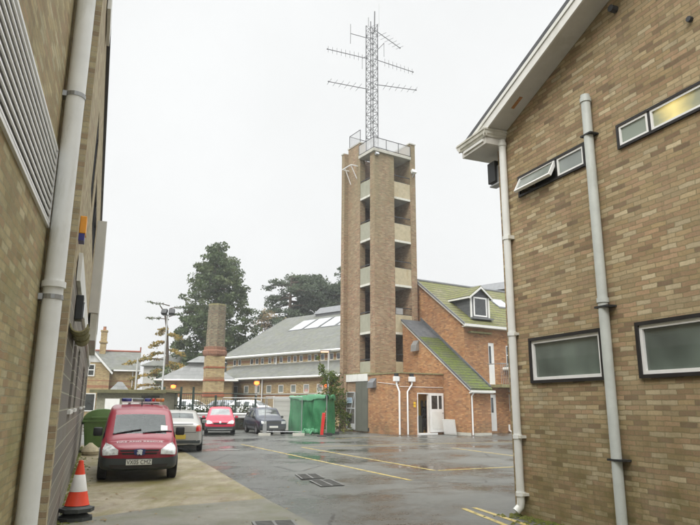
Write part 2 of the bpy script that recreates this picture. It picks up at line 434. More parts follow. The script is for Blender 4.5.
M['leaf_hedge'] = leafmat('hedge_leaf', (.045,.065,.022), (.085,.10,.035), (.12,.10,.04))
M['sign_blue'] = plain('pale_blue_sign', (.45,.58,.66), .4)
M['sign_yellow'] = plain('yellow_sign', (.80,.50,.03), .4)
M['orange_box'] = plain('orange_alarm_box', (.80,.33,.02), .4)
M['blue_base'] = plain('blue_plastic', (.03,.03,.20), .4)
M['lamp_glow'] = emis('orange_lamp_glow', (1.0,.13,.025), 4.6)
M['lamp_glow_pale'] = emis('pale_orange_glow', (1.0,.36,.2), 2.6)
M['grate'] = plain('iron_grating', (.15,.15,.14), .6, .1, var=.25)
M['yellow_line'] = None
def line_mat():
    n = NT('worn_yellow_paint'); w = n.noise(3.5,7,.75)
    c = n.mix(n.rng(n.noise(1.2,3),.3,.7), (.48,.36,.09), (.40,.33,.14))
    n.bsdf.inputs['Alpha'].default_value = 1
    n.put(n.bsdf.inputs['Alpha'], n.rng(w,.36,.50,0.12,.95))
    return n.done(c, .5)
M['yellow_line'] = line_mat()
def line_white():
    n = NT('worn_white_paint'); w = n.noise(3.5,7,.75)
    n.put(n.bsdf.inputs['Alpha'], n.rng(w,.36,.52,0.1,.9))
    return n.done((.6,.6,.57), .5)
M['white_line'] = line_white()

def asphalt():
    n = NT('wet_asphalt'); p = n.pos()
    big = n.noise(.22,6,.6,p); mid = n.noise(1.1,6,.65,p); fine = n.noise(95,3,.7,p); gr = n.noise(30,4,.75,p)
    c = n.mix(n.rng(big,.35,.65), (.066,.068,.060), (.116,.118,.105))
    c = n.mix(n.rng(mid,.5,.72,0,.6), c, (.125,.123,.11))
    c = n.mix(n.rng(gr,.45,.75,0,.45), c, (.23,.23,.21))
    c = n.mix(n.rng(fine,.55,.75,0,.35), c, (.03,.03,.03))
    c = n.mix(n.rng(n.noise(.5,7,.75,p),.60,.72,0,.45), c, (.075,.085,.035))
    pud = n.rng(n.noise(.33,6,.68,p,stretch=(1,1.0,1)),.44,.60)
    c = n.mix(n.math('MULTIPLY', pud, .75), c, (.036,.038,.034))
    r = n.math('ADD', n.rng(pud,0,1,.45,.13), n.rng(gr,.3,.7,-.06,.08))
    spk = n.noise(8,6,.8,p); c = n.mix(n.rng(spk,.52,.68,0,.5), c, (.165,.165,.15)); c = n.mix(n.rng(spk,.30,.44,.5,0), c, (.032,.033,.03))
    vo = n.new('ShaderNodeTexVoronoi', feature='DISTANCE_TO_EDGE'); vo.inputs['Scale'].default_value = .30
    wp = n.mix(.12, p, n.noise(1.7,5,.7,p,out='Color')); n.l.new(wp, vo.inputs['Vector'])
    crack = n.math('MULTIPLY', n.math('LESS_THAN', vo.outputs['Distance'], .006), n.rng(n.noise(.4,3,.5,p),.48,.56))
    c = n.mix(n.math('MULTIPLY', crack, .8), c, (.02,.02,.018))
    n.bump(n.math('ADD', n.math('MULTIPLY', gr, n.rng(pud,0,1,1,.12)), n.math('MULTIPLY', mid,.3)), .35, .012)
    return n.done(c, r, 0, .5)
M['asphalt'] = asphalt()
def concrete():
    n = NT('mossy_concrete'); p = n.pos()
    c = n.mix(n.rng(n.noise(.6,6,.65,p),.35,.65), (.20,.165,.105), (.33,.285,.195))
    c = n.mix(n.rng(n.noise(1.0,7,.7,p,stretch=(1.6,.5,1)),.40,.60,0,.9), c, (.145,.125,.032))
    c = n.mix(n.rng(n.noise(1.7,7,.75,p),.50,.64,0,.75), c, (.15,.105,.055))
    c = n.mix(n.rng(n.noise(60,3,.7,p),.5,.75,0,.4), c, (.10,.095,.06))
    c = n.mix(n.rng(n.noise(14,5,.75,p),.55,.68,0,.6), c, (.13,.105,.055))
    c = n.mix(n.rng(n.noise(8,5,.75,p),.66,.71,0,.85), c, (.46,.44,.37))
    n.bump(n.noise(45,5,.7,p), .3, .01)
    return n.done(c, n.rng(n.noise(.9,5,.6,p),.35,.65,.42,.75))
M['concrete'] = concrete()
def concrete2():
    n = NT('old_grey_concrete'); p = n.pos()
    c = n.mix(n.rng(n.noise(.8,6,.65,p),.35,.65), (.125,.118,.088), (.19,.18,.14))
    c = n.mix(n.rng(n.noise(1.3,7,.7,p),.45,.68,0,.8), c, (.10,.105,.045))
    c = n.mix(n.rng(n.noise(50,4,.75,p),.5,.75,0,.5), c, (.07,.068,.055))
    c = n.mix(n.rng(n.noise(7,5,.7,p),.66,.72,0,.8), c, (.36,.35,.31))
    n.bump(n.noise(40,5,.7,p), .35, .012)
    return n.done(c, n.rng(n.noise(.9,5,.6,p),.35,.65,.35,.7))
M['concrete_old'] = concrete2()
def grassmat():
    n = NT('grass_ground'); p = n.pos()
    c = n.mix(n.rng(n.noise(3,6,.7,p),.35,.65), (.05,.075,.02), (.10,.115,.035))
    return n.done(c, .9)
M['grass'] = grassmat()

# ------------------------------------------------------------------ ground
struct('ground', MB().poly([(-300,-200,0),(300,-200,0),(300,500,0),(-300,500,0)]), M['asphalt'])
def sheet(name, pts, z, mat): return struct(name, MB().poly([(x,y,z) for x,y in pts]), mat)
A = LF.w(0,14.5); B0 = LF.w(0,-6.0); C0=LF.w(-.27,-6.0); D0 = LF.w(-.27,-18)
sheet('concrete_hardstanding', [(-6.43,24.27),(A.x+.4,A.y+.9),(A.x,A.y),(-5.14,11.92),(-3.99,9.20),(-2.92,10.52),(-1.45,11.51),(-2.25,13.53),(-3.41,16.56),(-5.16,20.99)], .004, M['concrete'])
sheet('concrete_drive', [(-2.92,10.52),(-3.99,9.20),(B0.x,B0.y),(C0.x,C0.y),(D0.x,D0.y),(1.9,1.5),(-.38,8.87),(-.71,9.69),(-1.45,11.51)], .004, M['concrete_old'])
def strip(name, pts, w, z, mat):
    mb = MB()
    for (a,b) in zip(pts, pts[1:]):
        a=Vector(a); b=Vector(b); d=(b-a).normalized(); nn=Vector((-d.y,d.x))*w/2
        k = max(1,int((b-a).length/1.5))
        q=[a+(b-a)*i/k for i in range(k+1)]
        for u,v in zip(q,q[1:]): mb.poly([(*(u+nn),z),(*(v+nn),z),(*(v-nn),z),(*(u-nn),z)])
    return struct(name, mb, mat)
strip('road_marking', [(-4.49,26.77),(1.38,14.32)], .10, .004, M['yellow_line'])
strip('road_marking', [(-1.88,25.23),(2.19,16.49)], .10, .004, M['yellow_line'])
strip('road_marking', [(2.26,16.49),(4.9,17.8)], .10, .004, M['yellow_line'])
strip('road_marking', [(-1.79,25.30),(7.65,29.79)], .10, .004, M['yellow_line'])
strip('road_marking', [(4.02,25.22),(6.2,19.5)], .10, .004, M['yellow_line'])
strip('road_marking', [(1.84,10.55),(2.30,8.6)], .09, .004, M['yellow_line'])
strip('road_marking', [(2.03,10.65),(2.60,8.7)], .09, .004, M['yellow_line'])
strip('road_marking', [(-.68,31.34),(1.6,33.9),(2.5,34.2)], .10, .004, M['yellow_line'])
strip('road_marking', [(-4.75,23.61),(-4.02,23.66)], .12, .004, M['white_line'])

def grating(corners, n, label):
    t = thing('drain_grating', label, 'drain', W0, (sum(c[0] for c in corners)/4, sum(c[1] for c in corners)/4, 0), 'drain covers set in the yard')
    a,b,c,d = [Vector(q) for q in corners]
    build('pit', MB().poly([(*a,.009),(*b,.009),(*c,.009),(*d,.009)]), plain('drain_silt',(.085,.087,.078),.8,var=.3,scale=8), t)
    mb = MB()
    for i in range(n+1):
        p=a+(d-a)*i/n; q=b+(c-b)*i/n; e=(q-p).normalized(); nn=Vector((-e.y,e.x))*.011
        mb.add([(*(p+nn),.010),(*(q+nn),.010),(*(q-nn),.010),(*(p-nn),.010),(*(p+nn),.018),(*(q+nn),.018),(*(q-nn),.018),(*(p-nn),.018)],[(4,5,6,7),(0,1,5,4),(2,3,7,6),(1,2,6,5),(0,4,7,3)])
    for p,q in ((a,d),(b,c),((a+b)/2,(c+d)/2)):
        e=(q-p).normalized(); nn=Vector((-e.y,e.x))*.02
        mb.add([(*(p+nn),.010),(*(q+nn),.010),(*(q-nn),.010),(*(p-nn),.010),(*(p+nn),.020),(*(q+nn),.020),(*(q-nn),.020),(*(p-nn),.020)],[(4,5,6,7),(0,1,5,4),(2,3,7,6),(1,2,6,5),(0,4,7,3)])
    build('bars', mb, M['grate'], t)
grating([(-1.24,15.29),(-.78,15.50),(-.55,14.6),(-1.02,14.38)], 9, 'iron drain grating in the asphalt nearer to the yellow lines')
grating([(-.84,14.13),(-.40,14.34),(-.10,13.35),(-.54,13.12)], 10, 'iron drain grating in the asphalt just in front of the first grating')
grating([(-1.33,9.22),(-.80,9.36),(-.66,8.80),(-1.18,8.66)], 9, 'iron drain grating in the old concrete drive at the bottom edge of the photo')

# ------------------------------------------------------------------ window makers
def win_x(parent, X, y0, y1, z0, z1, out=-1, fw=.06, fm=None, gm=None, surround=None, mull=(), inset=.05, name='window'):
    """window in a wall whose outer face is at x=X facing out (-1: -x)"""
    fm = fm or M['white_upvc']; gm = gm or M['glass_dark']
    o = out
    def bx(mb, a, b, ya, yb, za, zb): mb.box(min(a,b),max(a,b),ya,yb,za,zb)
    w = None
    f = MB()
    xa, xb = X-o*inset, X-o*(inset-.05)
    bx(f,xa,xb,y0,y1,z0,z0+fw); bx(f,xa,xb,y0,y1,z1-fw,z1); bx(f,xa,xb,y0,y0+fw,z0+fw,z1-fw); bx(f,xa,xb,y1-fw,y1,z0+fw,z1-fw)
    for m in mull: bx(f,xa,xb,m-fw/2,m+fw/2,z0+fw,z1-fw)
    if surround:
        s = MB(); sw, sp = surround
        bx(s,X-o*(inset+.02),X+o*sp,y0-sw,y1+sw,z0-sw,z0); bx(s,X-o*(inset+.02),X+o*sp,y0-sw,y1+sw,z1,z1+sw)
        bx(s,X-o*(inset+.02),X+o*sp,y0-sw,y0,z0,z1); bx(s,X-o*(inset+.02),X+o*sp,y1,y1+sw,z0,z1)
        w = build(name, s, M['black_frame'], parent)
        build('frame', f, fm, w)
    else:
        w = build(name, f, fm, parent)
    g = MB(); bx(g, X-o*(inset+.03), X-o*(inset-.015), y0+.01,y1-.01,z0+.01,z1-.01)
    build('pane', g, gm, w)
    return w
def win_y(parent, Y, x0, x1, z0, z1, fw=.06, fm=None, gm=None, mull=(), trans=(), inset=.05, name='window'):
    """window in a wall whose outer face is y=Y facing -y"""
    f = MB(); ya, yb = Y+inset-.05, Y+inset
    f.box(x0,x1,ya,yb,z0,z0+fw).box(x0,x1,ya,yb,z1-fw,z1).box(x0,x0+fw,ya,yb,z0+fw,z1-fw).box(x1-fw,x1,ya,yb,z0+fw,z1-fw)
    for m in mull: f.box(m-fw/2,m+fw/2,ya,yb,z0+fw,z1-fw)
    for m in trans: f.box(x0+fw,x1-fw,ya+.003,yb-.003,m-fw/2,m+fw/2)
    w = build(name, f, fm or M['white_upvc'], parent)
    build('pane', MB().box(x0+.01,x1-.01,Y+inset-.02,Y+inset+.03,z0+.01,z1-.01), gm or M['glass_dark'], w)
    return w

def downpipe(parent, pts, r, mat, collars=(), name='downpipe', n=14):
    p = build(name, MB().tube(pts, r, n), mat, parent, smooth=True)
    for c, d in collars:
        c = Vector(c); d = Vector(d)
        build('collar', MB().cyl(c-d*.03, c+d*.03, r*1.2, n), mat, p, smooth=True)
    return p

# ------------------------------------------------------------------ building on the right
rb = thing('brick_building', 'multicoloured brick building on the right with white gable eaves and black framed windows', 'building', RF, (0,.12,0))
eave = lambda y: 6.24+.374*(-.28-y)
H1 = (-1.93+.03,-.42-.03,4.92+.03,5.26-.03); H2=(-4.60,-2.56,4.95,5.22); H3=(-1.96+.045,-.45-.045,1.94+.045,2.62-.045); H4=(-4.02+.045,-2.52-.045,1.94+.045,2.62-.045)
wl = MB().wall('x',0,.28,-12.4,.12,0,6.05,[H1,H2,H3,H4])
wl.prism([(.12,6.05),(.12,eave(.12)),(-6.1,eave(-6.1)),(-12.4,eave(.2)),(-12.4,6.05)],'x',0,.28)
build('wall', wl, M['brick_multi'], rb)
build('rear_wall', MB().box(.28,9,-.16,.12,0,6.05), M['brick_multi'], rb)
build('backing', MB().box(.5,.56,-12,-.2,.1,6), M['interior_dark'], rb)
Y0,Y1,YR = .62,-12.9,-6.1
zr = eave(YR); zt=.20
build('roof', MB().prism([(Y0,eave(Y0)+zt),(YR,zr+zt),(Y1,eave(Y0)+zt-.02),(Y1,eave(Y0)+zt+.05),(YR,zr+zt+.07),(Y0,eave(Y0)+zt+.07)],'x',-.42,9.4), M['slate_dark'], rb)
build('bargeboard', MB().prism([(.45,eave(.45)-.02),(YR,zr-.02),(YR,zr+zt-.003),(.45,eave(.45)+zt-.003)],'x',-.40,-.37).prism([(YR,zr-.02),(Y1+.1,eave(.45)),(Y1+.1,eave(.45)+zt),(YR,zr+zt-.003)],'x',-.40,-.37), M['white_paint'], rb)
build('trim_strip', MB().prism([(.5,eave(.5)+.13),(YR,zr+.13),(YR,zr+zt-.005),(.5,eave(.5)+zt-.005)],'x',-.418,-.403), M['white_paint'], rb)
build('soffit', MB().prism([(.4,eave(.4)+.0),(YR,zr+.0),(YR,zr+.02),(.4,eave(.4)+.02)],'x',-.368,-.003).prism([(YR,zr),(Y1+.1,eave(.45)+.02),(Y1+.1,eave(.45)+.04),(YR,zr+.02)],'x',-.368,-.003), M['soffit'], rb)
build('rust_patch', MB().prism([(-.62,eave(-.62)-.004),(-.86,eave(-.86)-.004),(-.86,eave(-.86)-.001),(-.62,eave(-.62)-.001)],'x',-.235,-.175), plain('rust_stain',(.42,.20,.08),.8,var=.4,scale=14), rb)
build('eaves_box', MB().box(-.40,9,-.12,.10,5.93,6.075).box(-.40,9,.125,.62,5.93,6.075) if False else MB().box(-.40,-.002,-.12,.62,5.93,6.075).box(0,9,.123,.62,5.93,6.075), M['soffit'], rb)
gp = [(0,0),(.03,-.01),(.06,.03),(.09,.04),(.10,.09),(.13,.10),(.13,.13),(0,.13)]
g = MB().prism([(.62+a,6.06+b) for a,b in gp],'x',-.45,9.2).prism([(-.12-a*.45,6.06+b) for a,b in gp],'x',-.452,-.004)
g.prism([(-.40-a*.5,6.06+b) for a,b in gp],'y',-.16,.70)
build('gutter', g, M['white_dirty'], rb)
build('eaves_moulding', MB().box(-.425,-.40,-.05,.55,5.985,6.03), M['white_paint'], rb)
for (h, mull, gm, nm) in ((H3,(),M['glass_frost'],'a'),(H4,(),M['glass_frost'],'b')):
    win_x(rb,0,h[0],h[1],h[2],h[3],-1,.045,M['white_upvc'],gm,(.045,.035),mull,.04)
# upper awning windows
def awning(h, m, gm, opening):
    s = MB(); sw=.035
    y0,y1,z0,z1 = h
    s.box(-.03,.07,y0-sw,y1+sw,z0-sw,z0).box(-.03,.07,y0-sw,y1+sw,z1,z1+sw).box(-.03,.07,y0-sw,y0,z0,z1).box(-.03,.07,y1,y1+sw,z0,z1).box(-.02,.07,m-.02,m+.02,z0,z1)
    w = build('window', s, M['black_frame'], rb)
    def sash(ya,yb,tilt,gmat):
        f=MB(); fw=.03; hh=z1-z0
        R=Matrix.Translation((0.0,0,z1)) @ Matrix.Rotation(radians(tilt),4,'Y')
        def bb(a,b,c,d,e,g):
            t=MB().box(a,b,c,d,e,g); f.add([R@Vector(v) for v in t.v], t.f)
        bb(-.02,.03,ya,yb,-fw,0); bb(-.02,.03,ya,yb,-hh,-hh+fw); bb(-.02,.03,ya,ya+fw,-hh+fw,-fw); bb(-.02,.03,yb-fw,yb,-hh+fw,-fw)
        a = build('sash', f, M['white_upvc'], w)
        t=MB().box(0,.012,ya+.01,yb-.01,-hh+.01,-.01); pp=MB().add([R@Vector(v) for v in t.v], t.f)
        build('pane', pp, gmat, w)
    sash(y0+.004,m-.022,0 if opening else 0,gm[0]); sash(m+.022,y1-.004,opening,gm[1])
def lit_frost():
    n = NT('lit_frosted_glass'); o = n.obj(); sx=n.new('ShaderNodeSeparateXYZ'); n.l.new(o,sx.inputs[0])
    nz = n.noise(2.2,3,.5,stretch=(1,1,2.5)); dy = n.math('ABSOLUTE', n.math('ADD', sx.outputs[1], 3.52))
    f = n.math('ADD', n.math('MULTIPLY', nz, .35), n.rng(dy,0,.55,.62,.12))
    n.bsdf.inputs['Emission Color'].default_value=(1,.75,.22,1)
    n.put(n.bsdf.inputs['Emission Strength'], n.rng(f,.55,.85,0,.5))
    return n.done(n.mix(n.rng(f,.4,.7),(.26,.30,.25),(.45,.42,.22)),.2,0,.6)
M['lit_glass']=lit_frost()
awning(H1,-1.33,(M['glass_pale'],M['glass_pale']),28)
awning(H2,-3.05,(M['lit_glass'],M['lit_glass']),0)
p1 = downpipe(rb, [(-.075,-.12,6.03),(-.075,-.12,.22),(-.075,-.10,.14),(-.14,-.08,.07)], .06, M['pipe_pale'], [((-.075,-.12,z),(0,0,1)) for z in (5.95,4.3,2.72,1.15,.32)])
for q in ((-.11,-.001,-.215,-.19,4.27,4.33),(-.09,-.001,-.2,-.04,2.70,2.74),(-.11,-.001,-.24,-.18,1.13,1.17),(-.09,-.001,-.23,-.04,.30,.34)): build('bracket', MB().box(*q), M['white_dirty'], p1)
p2 = downpipe(rb, [(-.08,-2.09,5.90),(-.08,-2.09,.02)], .066, M['pipe_grey'], [((-.08,-2.09,z),(0,0,1)) for z in (5.82,2.96)])
for q in ((-.15,-.001,-2.2,-2.0,5.28,5.30),(-.15,-.001,-2.24,-2.0,2.86,2.885),(-.15,-.001,-2.25,-2.0,.95,.975)): build('bracket', MB().box(*q), M['black_plastic'], p2)
build('vent', MB().cyl((.02,-2.70,6.90),(-.10,-2.70,6.90),.05,10), M['dark_metal'], rb)
build('vent', MB().cyl((.02,-3.77,6.07),(-.05,-3.77,6.07),.035,8), M['dark_metal'], rb)
sl_ = thing('floodlight', 'dark box floodlight fixed on the corner just below the white eaves of the right building', 'light', RF, (.05,.28,5.4))
build('housing', MB().box(-.02,.16,.20,.42,5.42,5.80), M['black_plastic'], sl_, bevel=.01)
build('bracket', MB().box(0,.14,.123,.40,5.36,5.385).box(.02,.05,.123,.2,5.40,5.7), M['galv'], sl_)

# ------------------------------------------------------------------ building on the left
lb = thing('brick_and_clad_building', 'mossy brick and grey clad building along the left edge with white louvre panel', 'building', LF, (0,-6.05,0))
NF = Frame(tuple(LF.w(-.27,-6.05))[:2], 19.3)
def near(mb):        # geometry written in the frame of the near wall, moved into the building's frame
    o=[]
    for (x,y,z) in mb.v:
        p=NF.w(x,y,z); dx,dy=p.x-LF.O[0],p.y-LF.O[1]
        o.append((dx*cos(LF.a)+dy*sin(LF.a), -dx*sin(LF.a)+dy*cos(LF.a), z))
    mb.v=o; return mb
LV=(-3.55,-.19,3.36,4.15)
build('near_wall', near(MB().wall('x',-.30,.30,-18,.0,0,9.5,[LV])), M['brick_left'], lb)
lv = MB()
for z in [LV[2]+.05+i*.0785 for i in range(10)]:
    lv.prism([(-.035,z+.02),(.016,z-.042),(.024,z-.036),(.022,z-.012),(-.025,z+.045)],'y',LV[0]+.03,LV[1]-.03)
l_ = build('louvre', near(lv), M['white_upvc'], lb)
build('frame', near(MB().box(-.03,.025,LV[0],LV[1],LV[2]-.03,LV[2]).box(-.03,.025,LV[0],LV[1],LV[3],LV[3]+.03).box(-.03,.025,LV[1]-.03,LV[1],LV[2],LV[3]).box(-.03,.025,LV[0],LV[0]+.03,LV[2],LV[3])), M['white_upvc'], l_)
build('backing', near(MB().box(-.16,-.10,LV[0]-.1,LV[1]+.1,LV[2]-.1,LV[3]+.1)), M['interior_dark'], l_)
build('brick_pier', MB().box(-.57,.0,-6.05,-5.753,0,9.5), M['brick_pale'], lb)
lv = MB()
for z in [LV[2]+.04+i*.078 for i in range(9)]:
    lv.prism([(-.30,z),(-.255,z-.035),(-.245,z-.03),(-.285,z+.03)],'y',LV[0]+.03,LV[1]-.03)
l_ = build('louvre', lv, M['white_paint'], lb)
build('frame', MB().box(-.3,-.24,LV[0],LV[1],LV[2]-.03,LV[2]).box(-.3,-.24,LV[0],LV[1],LV[3],LV[3]+.03).box(-.3,-.24,LV[1]-.03,LV[1],LV[2],LV[3]).box(-.3,-.24,LV[0],LV[0]+.03,LV[2],LV[3]), M['white_paint'], l_)
build('backing', MB().box(-.5,-.46,LV[0]-.1,LV[1]+.1,LV[2]-.1,LV[3]+.1), M['interior_dark'], l_)
wins=[(-3.85,-2.9),(-1.35,-.45),(1.9,2.9),(4.4,5.4),(8,9),(11.5,12.5)]
wins=[(-3.55,-2.45),(-1.2,-.1),(4.4,6.4),(10.0,12.2)]
holes=[(a,b,1.52,2.55) for a,b in wins]
build('cladding', MB().wall('x',-.25,.25,-5.75,14.2,0,3.0,holes), M['cladding'], lb)
for a,b in wins:
    w = build('window', MB().box(-.12,-.06,a,b,1.52,1.6).box(-.12,-.06,a,b,2.47,2.55).box(-.12,-.06,a,a+.08,1.6,2.47).box(-.12,-.06,b-.08,b,1.6,2.47), M['black_frame'], lb)
    build('sill', MB().box(-.06,.04,a-.03,b+.03,1.46,1.515), M['white_paint'], w)
    build('pane', MB().box(-.11,-.08,a+.02,b-.02,1.55,2.5), M['glass_dark'], w)
build('fascia', MB().box(.0,.045,-5.1,14.2,3.02,3.36), M['white_paint'], lb)
hi=[(-3.2,-1.9,4.8,6.1),(-.8,3.2,4.9,5.9)]
build('upper_wall', MB().wall('x',-.29,.28,-5.75,14.2,3.0,7.35,hi), M['brick_pale'], lb)
for a,b,c,d in hi: win_x(lb,-.01,a,b,c,d,1,.05,M['black_frame'],M['glass_pale'],None,((a+b)/2,),.06)
build('projecting_bay', MB().box(-.008,.22,4.0,9.5,3.86,6.3), M['render_pale'], lb)
build('bay_base', MB().box(.046,.21,4.02,9.4,3.16,3.855), M['concrete_trim'], lb)
build('end_wall', MB().box(-7,-.295,13.95,14.2,0,7.35), M['brick_pale'], lb)
build('fascia_box', MB().box(.002,.05,-4.6,-3.6,7.0,7.35), M['white_paint'], lb)
build('eaves_trim', MB().box(-.29,.045,-4.6,14.3,7.352,7.455), M['dark_metal'], lb)
build('flat_roof', MB().box(-7,.02,-5.7,14.3,7.46,7.6), M['lead'], lb)
downpipe(lb, [(-.155,-6.21,9.4),(-.155,-6.21,.02)], .095, M['pipe_pale'], [((-.155,-6.21,z),(0,0,1)) for z in (2.76,6.6)], n=18)
for z in (4.80,2.61): build('pipe_clip', MB().box(-.32,-.24,-6.27,-6.15,z-.01,z+.05).cyl((-.155,-6.21,z),(-.155,-6.21,z+.045),.102,18), M['galv'], lb)
hg = MB()
pp=[(.095*cos(pi+pi*i/8), .095*sin(pi+pi*i/8)) for i in range(9)]
hg.prism([(.10+a,2.44+b) for a,b in pp]+[(.10+a*.85,2.44+b*.85) for a,b in pp[::-1]],'y',-5.72,-3.9)
for y in (-5.3,-4.6): hg.prism([(.10+a*1.12,2.44+b*1.12) for a,b in pp]+[(.10+a*1.0,2.44+b*1.0) for a,b in pp[::-1]],'y',y-.03,y+.03)
build('mossy_gutter', hg, M['mossy_coping'], lb)
wlp = thing('bulkhead_lamp', 'dark bulkhead lamp on the grey cladding of the left building', 'light', LF, (.0,-4.4,2.72))
build('housing', MB().box(.002,.09,-4.62,-4.38,2.62,2.93), M['black_plastic'], wlp, bevel=.01)
build('lens', MB().box(.09,.105,-4.60,-4.40,2.66,2.84), M['glass_dark'], wlp)
al = thing('alarm_box', 'small orange and blue alarm box high on the left brick wall beside the big pipe', 'alarm', LF, (.02,-5.7,3.36))
build('cover', MB().box(.001,.07,-5.74,-5.52,3.44,3.64), M['orange_box'], al, bevel=.008)
build('base', MB().box(.001,.06,-5.74,-5.54,3.36,3.438), M['blue_base'], al)

# ------------------------------------------------------------------ drill tower
GROW = (1.048, (1.034, 1.369, -.077))
tw = thing('drill_tower', 'tall slim brick fire station drill tower with open storeys', 'tower', TF, (1.7,4,0))
SB=[5.97,9.02,11.95,14.87,17.76]       # undersides of slabs
PT=[4.25,7.18,10.20,13.15,16.02]       # tops of panels
build('pier', MB().box(0,1.57,2.41,2.92,0,17.755), M['brick_tower'], tw)
build('column', MB().box(0,.42,4.10,5.58,3.53,18.95).box(0,.42,5.0,5.58,2.9,3.53), M['brick_tower'], tw)
build('rear_column', MB().box(-.30,.10,5.585,5.95,0,18.6), M['brick_tower'], tw)
build('side_wall', MB().box(2.91,3.36,2.41,5.58,0,18.95), M['brick_tower'], tw)
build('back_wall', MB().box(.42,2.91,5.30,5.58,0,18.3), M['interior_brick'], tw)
build('coping', MB().box(-.04,.46,4.06,5.62,18.95,19.03).box(2.87,3.40,2.37,5.62,18.95,19.03).box(-.34,.14,5.625,5.99,18.6,18.68), M['concrete_trim'], tw)
for i,(sb,pt) in enumerate(zip(SB,PT)):
    s = build('floor_slab' if i<4 else 'roof_slab', MB().box(.06,2.905,2.925,5.29,sb,sb+.16).box(1.575,2.905,2.50,2.92,sb,sb+.16) if i<4 else MB().box(-.14,2.905,2.28,4.09,sb,sb+.2), M['concrete_trim'], tw)
for i in range(5):
    zb = (SB[i-1] if i else 3.45)
    build('landing_front', MB().box(1.575,2.905,2.44,2.495,zb+.02,PT[i]), M['panel_cream'], tw)
    build('landing_side', MB().box(.03,.085,2.93,4.09,zb+.02,PT[i]), M['panel_green'], tw)
    if i:
        build('slab_edge', MB().box(1.575,2.905,2.42,2.50,zb-.04,zb+.10), M['white_dirty'], tw)
        build('slab_edge', MB().box(.015,.10,2.93,4.09,zb-.04,zb+.10), M['white_dirty'], tw)
    build('rail', MB().box(1.575,2.905,2.45,2.49,PT[i]+.42,PT[i]+.47).box(1.575,2.905,2.45,2.50,PT[i]+.0,PT[i]+.04), M['dark_metal'] , tw)
    build('rail', MB().box(.04,.08,2.93,4.09,PT[i]+.10,PT[i]+.15), M['dark_metal'], tw)
build('ladder', MB().box(.55,.6,3.7,3.75,3.5,17.7).box(.9,.95,3.7,3.75,3.5,17.7), M['dark_metal'], tw)
build('inner_box', MB().box(1.75,2.3,2.6,2.9,7.2,7.62), M['galv_pale'], tw)
def railing(pts, z0, z1, nm='guard_rail', panel=True):
    mb = MB()
    for (a,b) in zip(pts,pts[1:]):
        mb.tube([(*a,z1),(*b,z1)],.022,6).tube([(*a,z0+.06),(*b,z0+.06)],.018,6)
        L=(Vector(b)-Vector(a)).length; k=max(1,round(L/1.1))
        for i in range(k+1):
            q=Vector(a)+(Vector(b)-Vector(a))*i/k; mb.tube([(*q,z0-.05),(*q,z1)],.022,6)
    r=build(nm, mb, M['dark_metal'], tw)
    if panel:
        pm=MB()
        for (a,b) in zip(pts,pts[1:]):
            pm.poly([(*a,z0+.08),(*b,z0+.08),(*b,z1-.03),(*a,z1-.03)])
        build('mesh_infill', pm, M['rail_mesh'], r)
M['rail_mesh']=mesh_panel('rail_mesh',(.62,.63,.63),.55)
M['rail_mesh2']=mesh_panel('rail_mesh_thin',(.45,.46,.46),.35)
railing([(-.10,4.08),(-.10,2.32),(2.88,2.32)],17.96,18.72)
keep=M['rail_mesh']; M['rail_mesh']=M['rail_mesh2']
railing([(.05,4.15),(.05,5.5),(1.6,5.5)],19.03,19.95)
railing([(1.55,4.1),(2.35,4.1),(2.35,5.2)],17.96,19.0)
M['rail_mesh']=keep
build('wall_frame', MB().tube([(-.02,5.45,17.35),(-.55,5.45,17.35),(-.55,4.35,17.35),(-.02,4.35,17.35)],.04,6).tube([(-.5,5.2,17.35),(-.03,5.2,16.3)],.03,6).tube([(-.5,4.45,17.35),(-.03,4.45,16.5)],.03,6), M['white_upvc'], tw)
fl = thing('floodlight', 'white floodlight at the right top of the brick drill tower', 'light', TF, (3.1,2.35,16.9))
build('housing', MB().obox((3.1,2.25,16.95),(.34,.2,.26),0,radians(-25)), M['white_paint'], fl, bevel=.02)
build('bracket', MB().tube([(3.1,2.409,16.6),(3.1,2.3,16.7),(3.1,2.3,16.9)],.03,6), M['galv_pale'], fl)
fl = thing('floodlight', 'grey floodlight under the roof slab at the front corner of the drill tower', 'light', TF, (.05,2.3,17.5))
build('housing', MB().obox((.12,2.27,17.56),(.26,.16,.2),0,radians(-25)), M['galv'], fl, bevel=.02)
build('bracket', MB().tube([(.12,2.405,17.6),(.12,2.3,17.6)],.025,6), M['galv'], fl)
# base bay with lintel, boarding and gate
GROW = None
build('base_block', MB().box(.06,1.02,3.16,5.9,0,3.44), M['brick_tower'], tw)
build('base_coping', MB().box(-.03,1.02,3.14,5.93,3.505,3.56), M['mossy_coping'], tw)
build('lintel', MB().box(-.05,.42,3.16,5.60,3.06,3.50), M['white_paint'], tw)
build('boarding', MB().box(-.02,.05,3.16,4.5,.08,3.055), M['grey_clad'], tw)
build('boarding_panel', MB().box(-.03,-.021,3.2,3.25,.1,3.03).box(-.03,-.021,3.82,3.85,.1,3.03).box(-.03,-.021,4.45,4.5,.1,3.03), M['grey_clad'], tw)
build('base_pier', MB().box(-.02,.30,5.605,5.92,0,3.5), M['brick_tower'], tw)
gt = MB()
for (a,b) in (((4.56,.16),(4.56,2.4)),((5.52,.16),(5.52,2.4)),((4.56,.16),(5.52,.16)),((4.56,2.4),(5.52,2.4)),((4.56,1.42),(5.52,1.42)),((5.50,.2),(4.60,2.38))):
    gt.tube([(-.03,*a),(-.03,*b)],.035,6)
g_ = build('gate', gt, M['galv_pale'], tw)
build('mesh', MB().poly([(-.02,4.56,.16),(-.02,5.52,.16),(-.02,5.52,2.4),(-.02,4.56,2.4)]), mesh_panel('gate_mesh',(.14,.15,.14),.6), g_)
build('sign', MB().box(-.085,-.07,4.85,5.42,1.75,2.08), M['sign_blue'], g_)
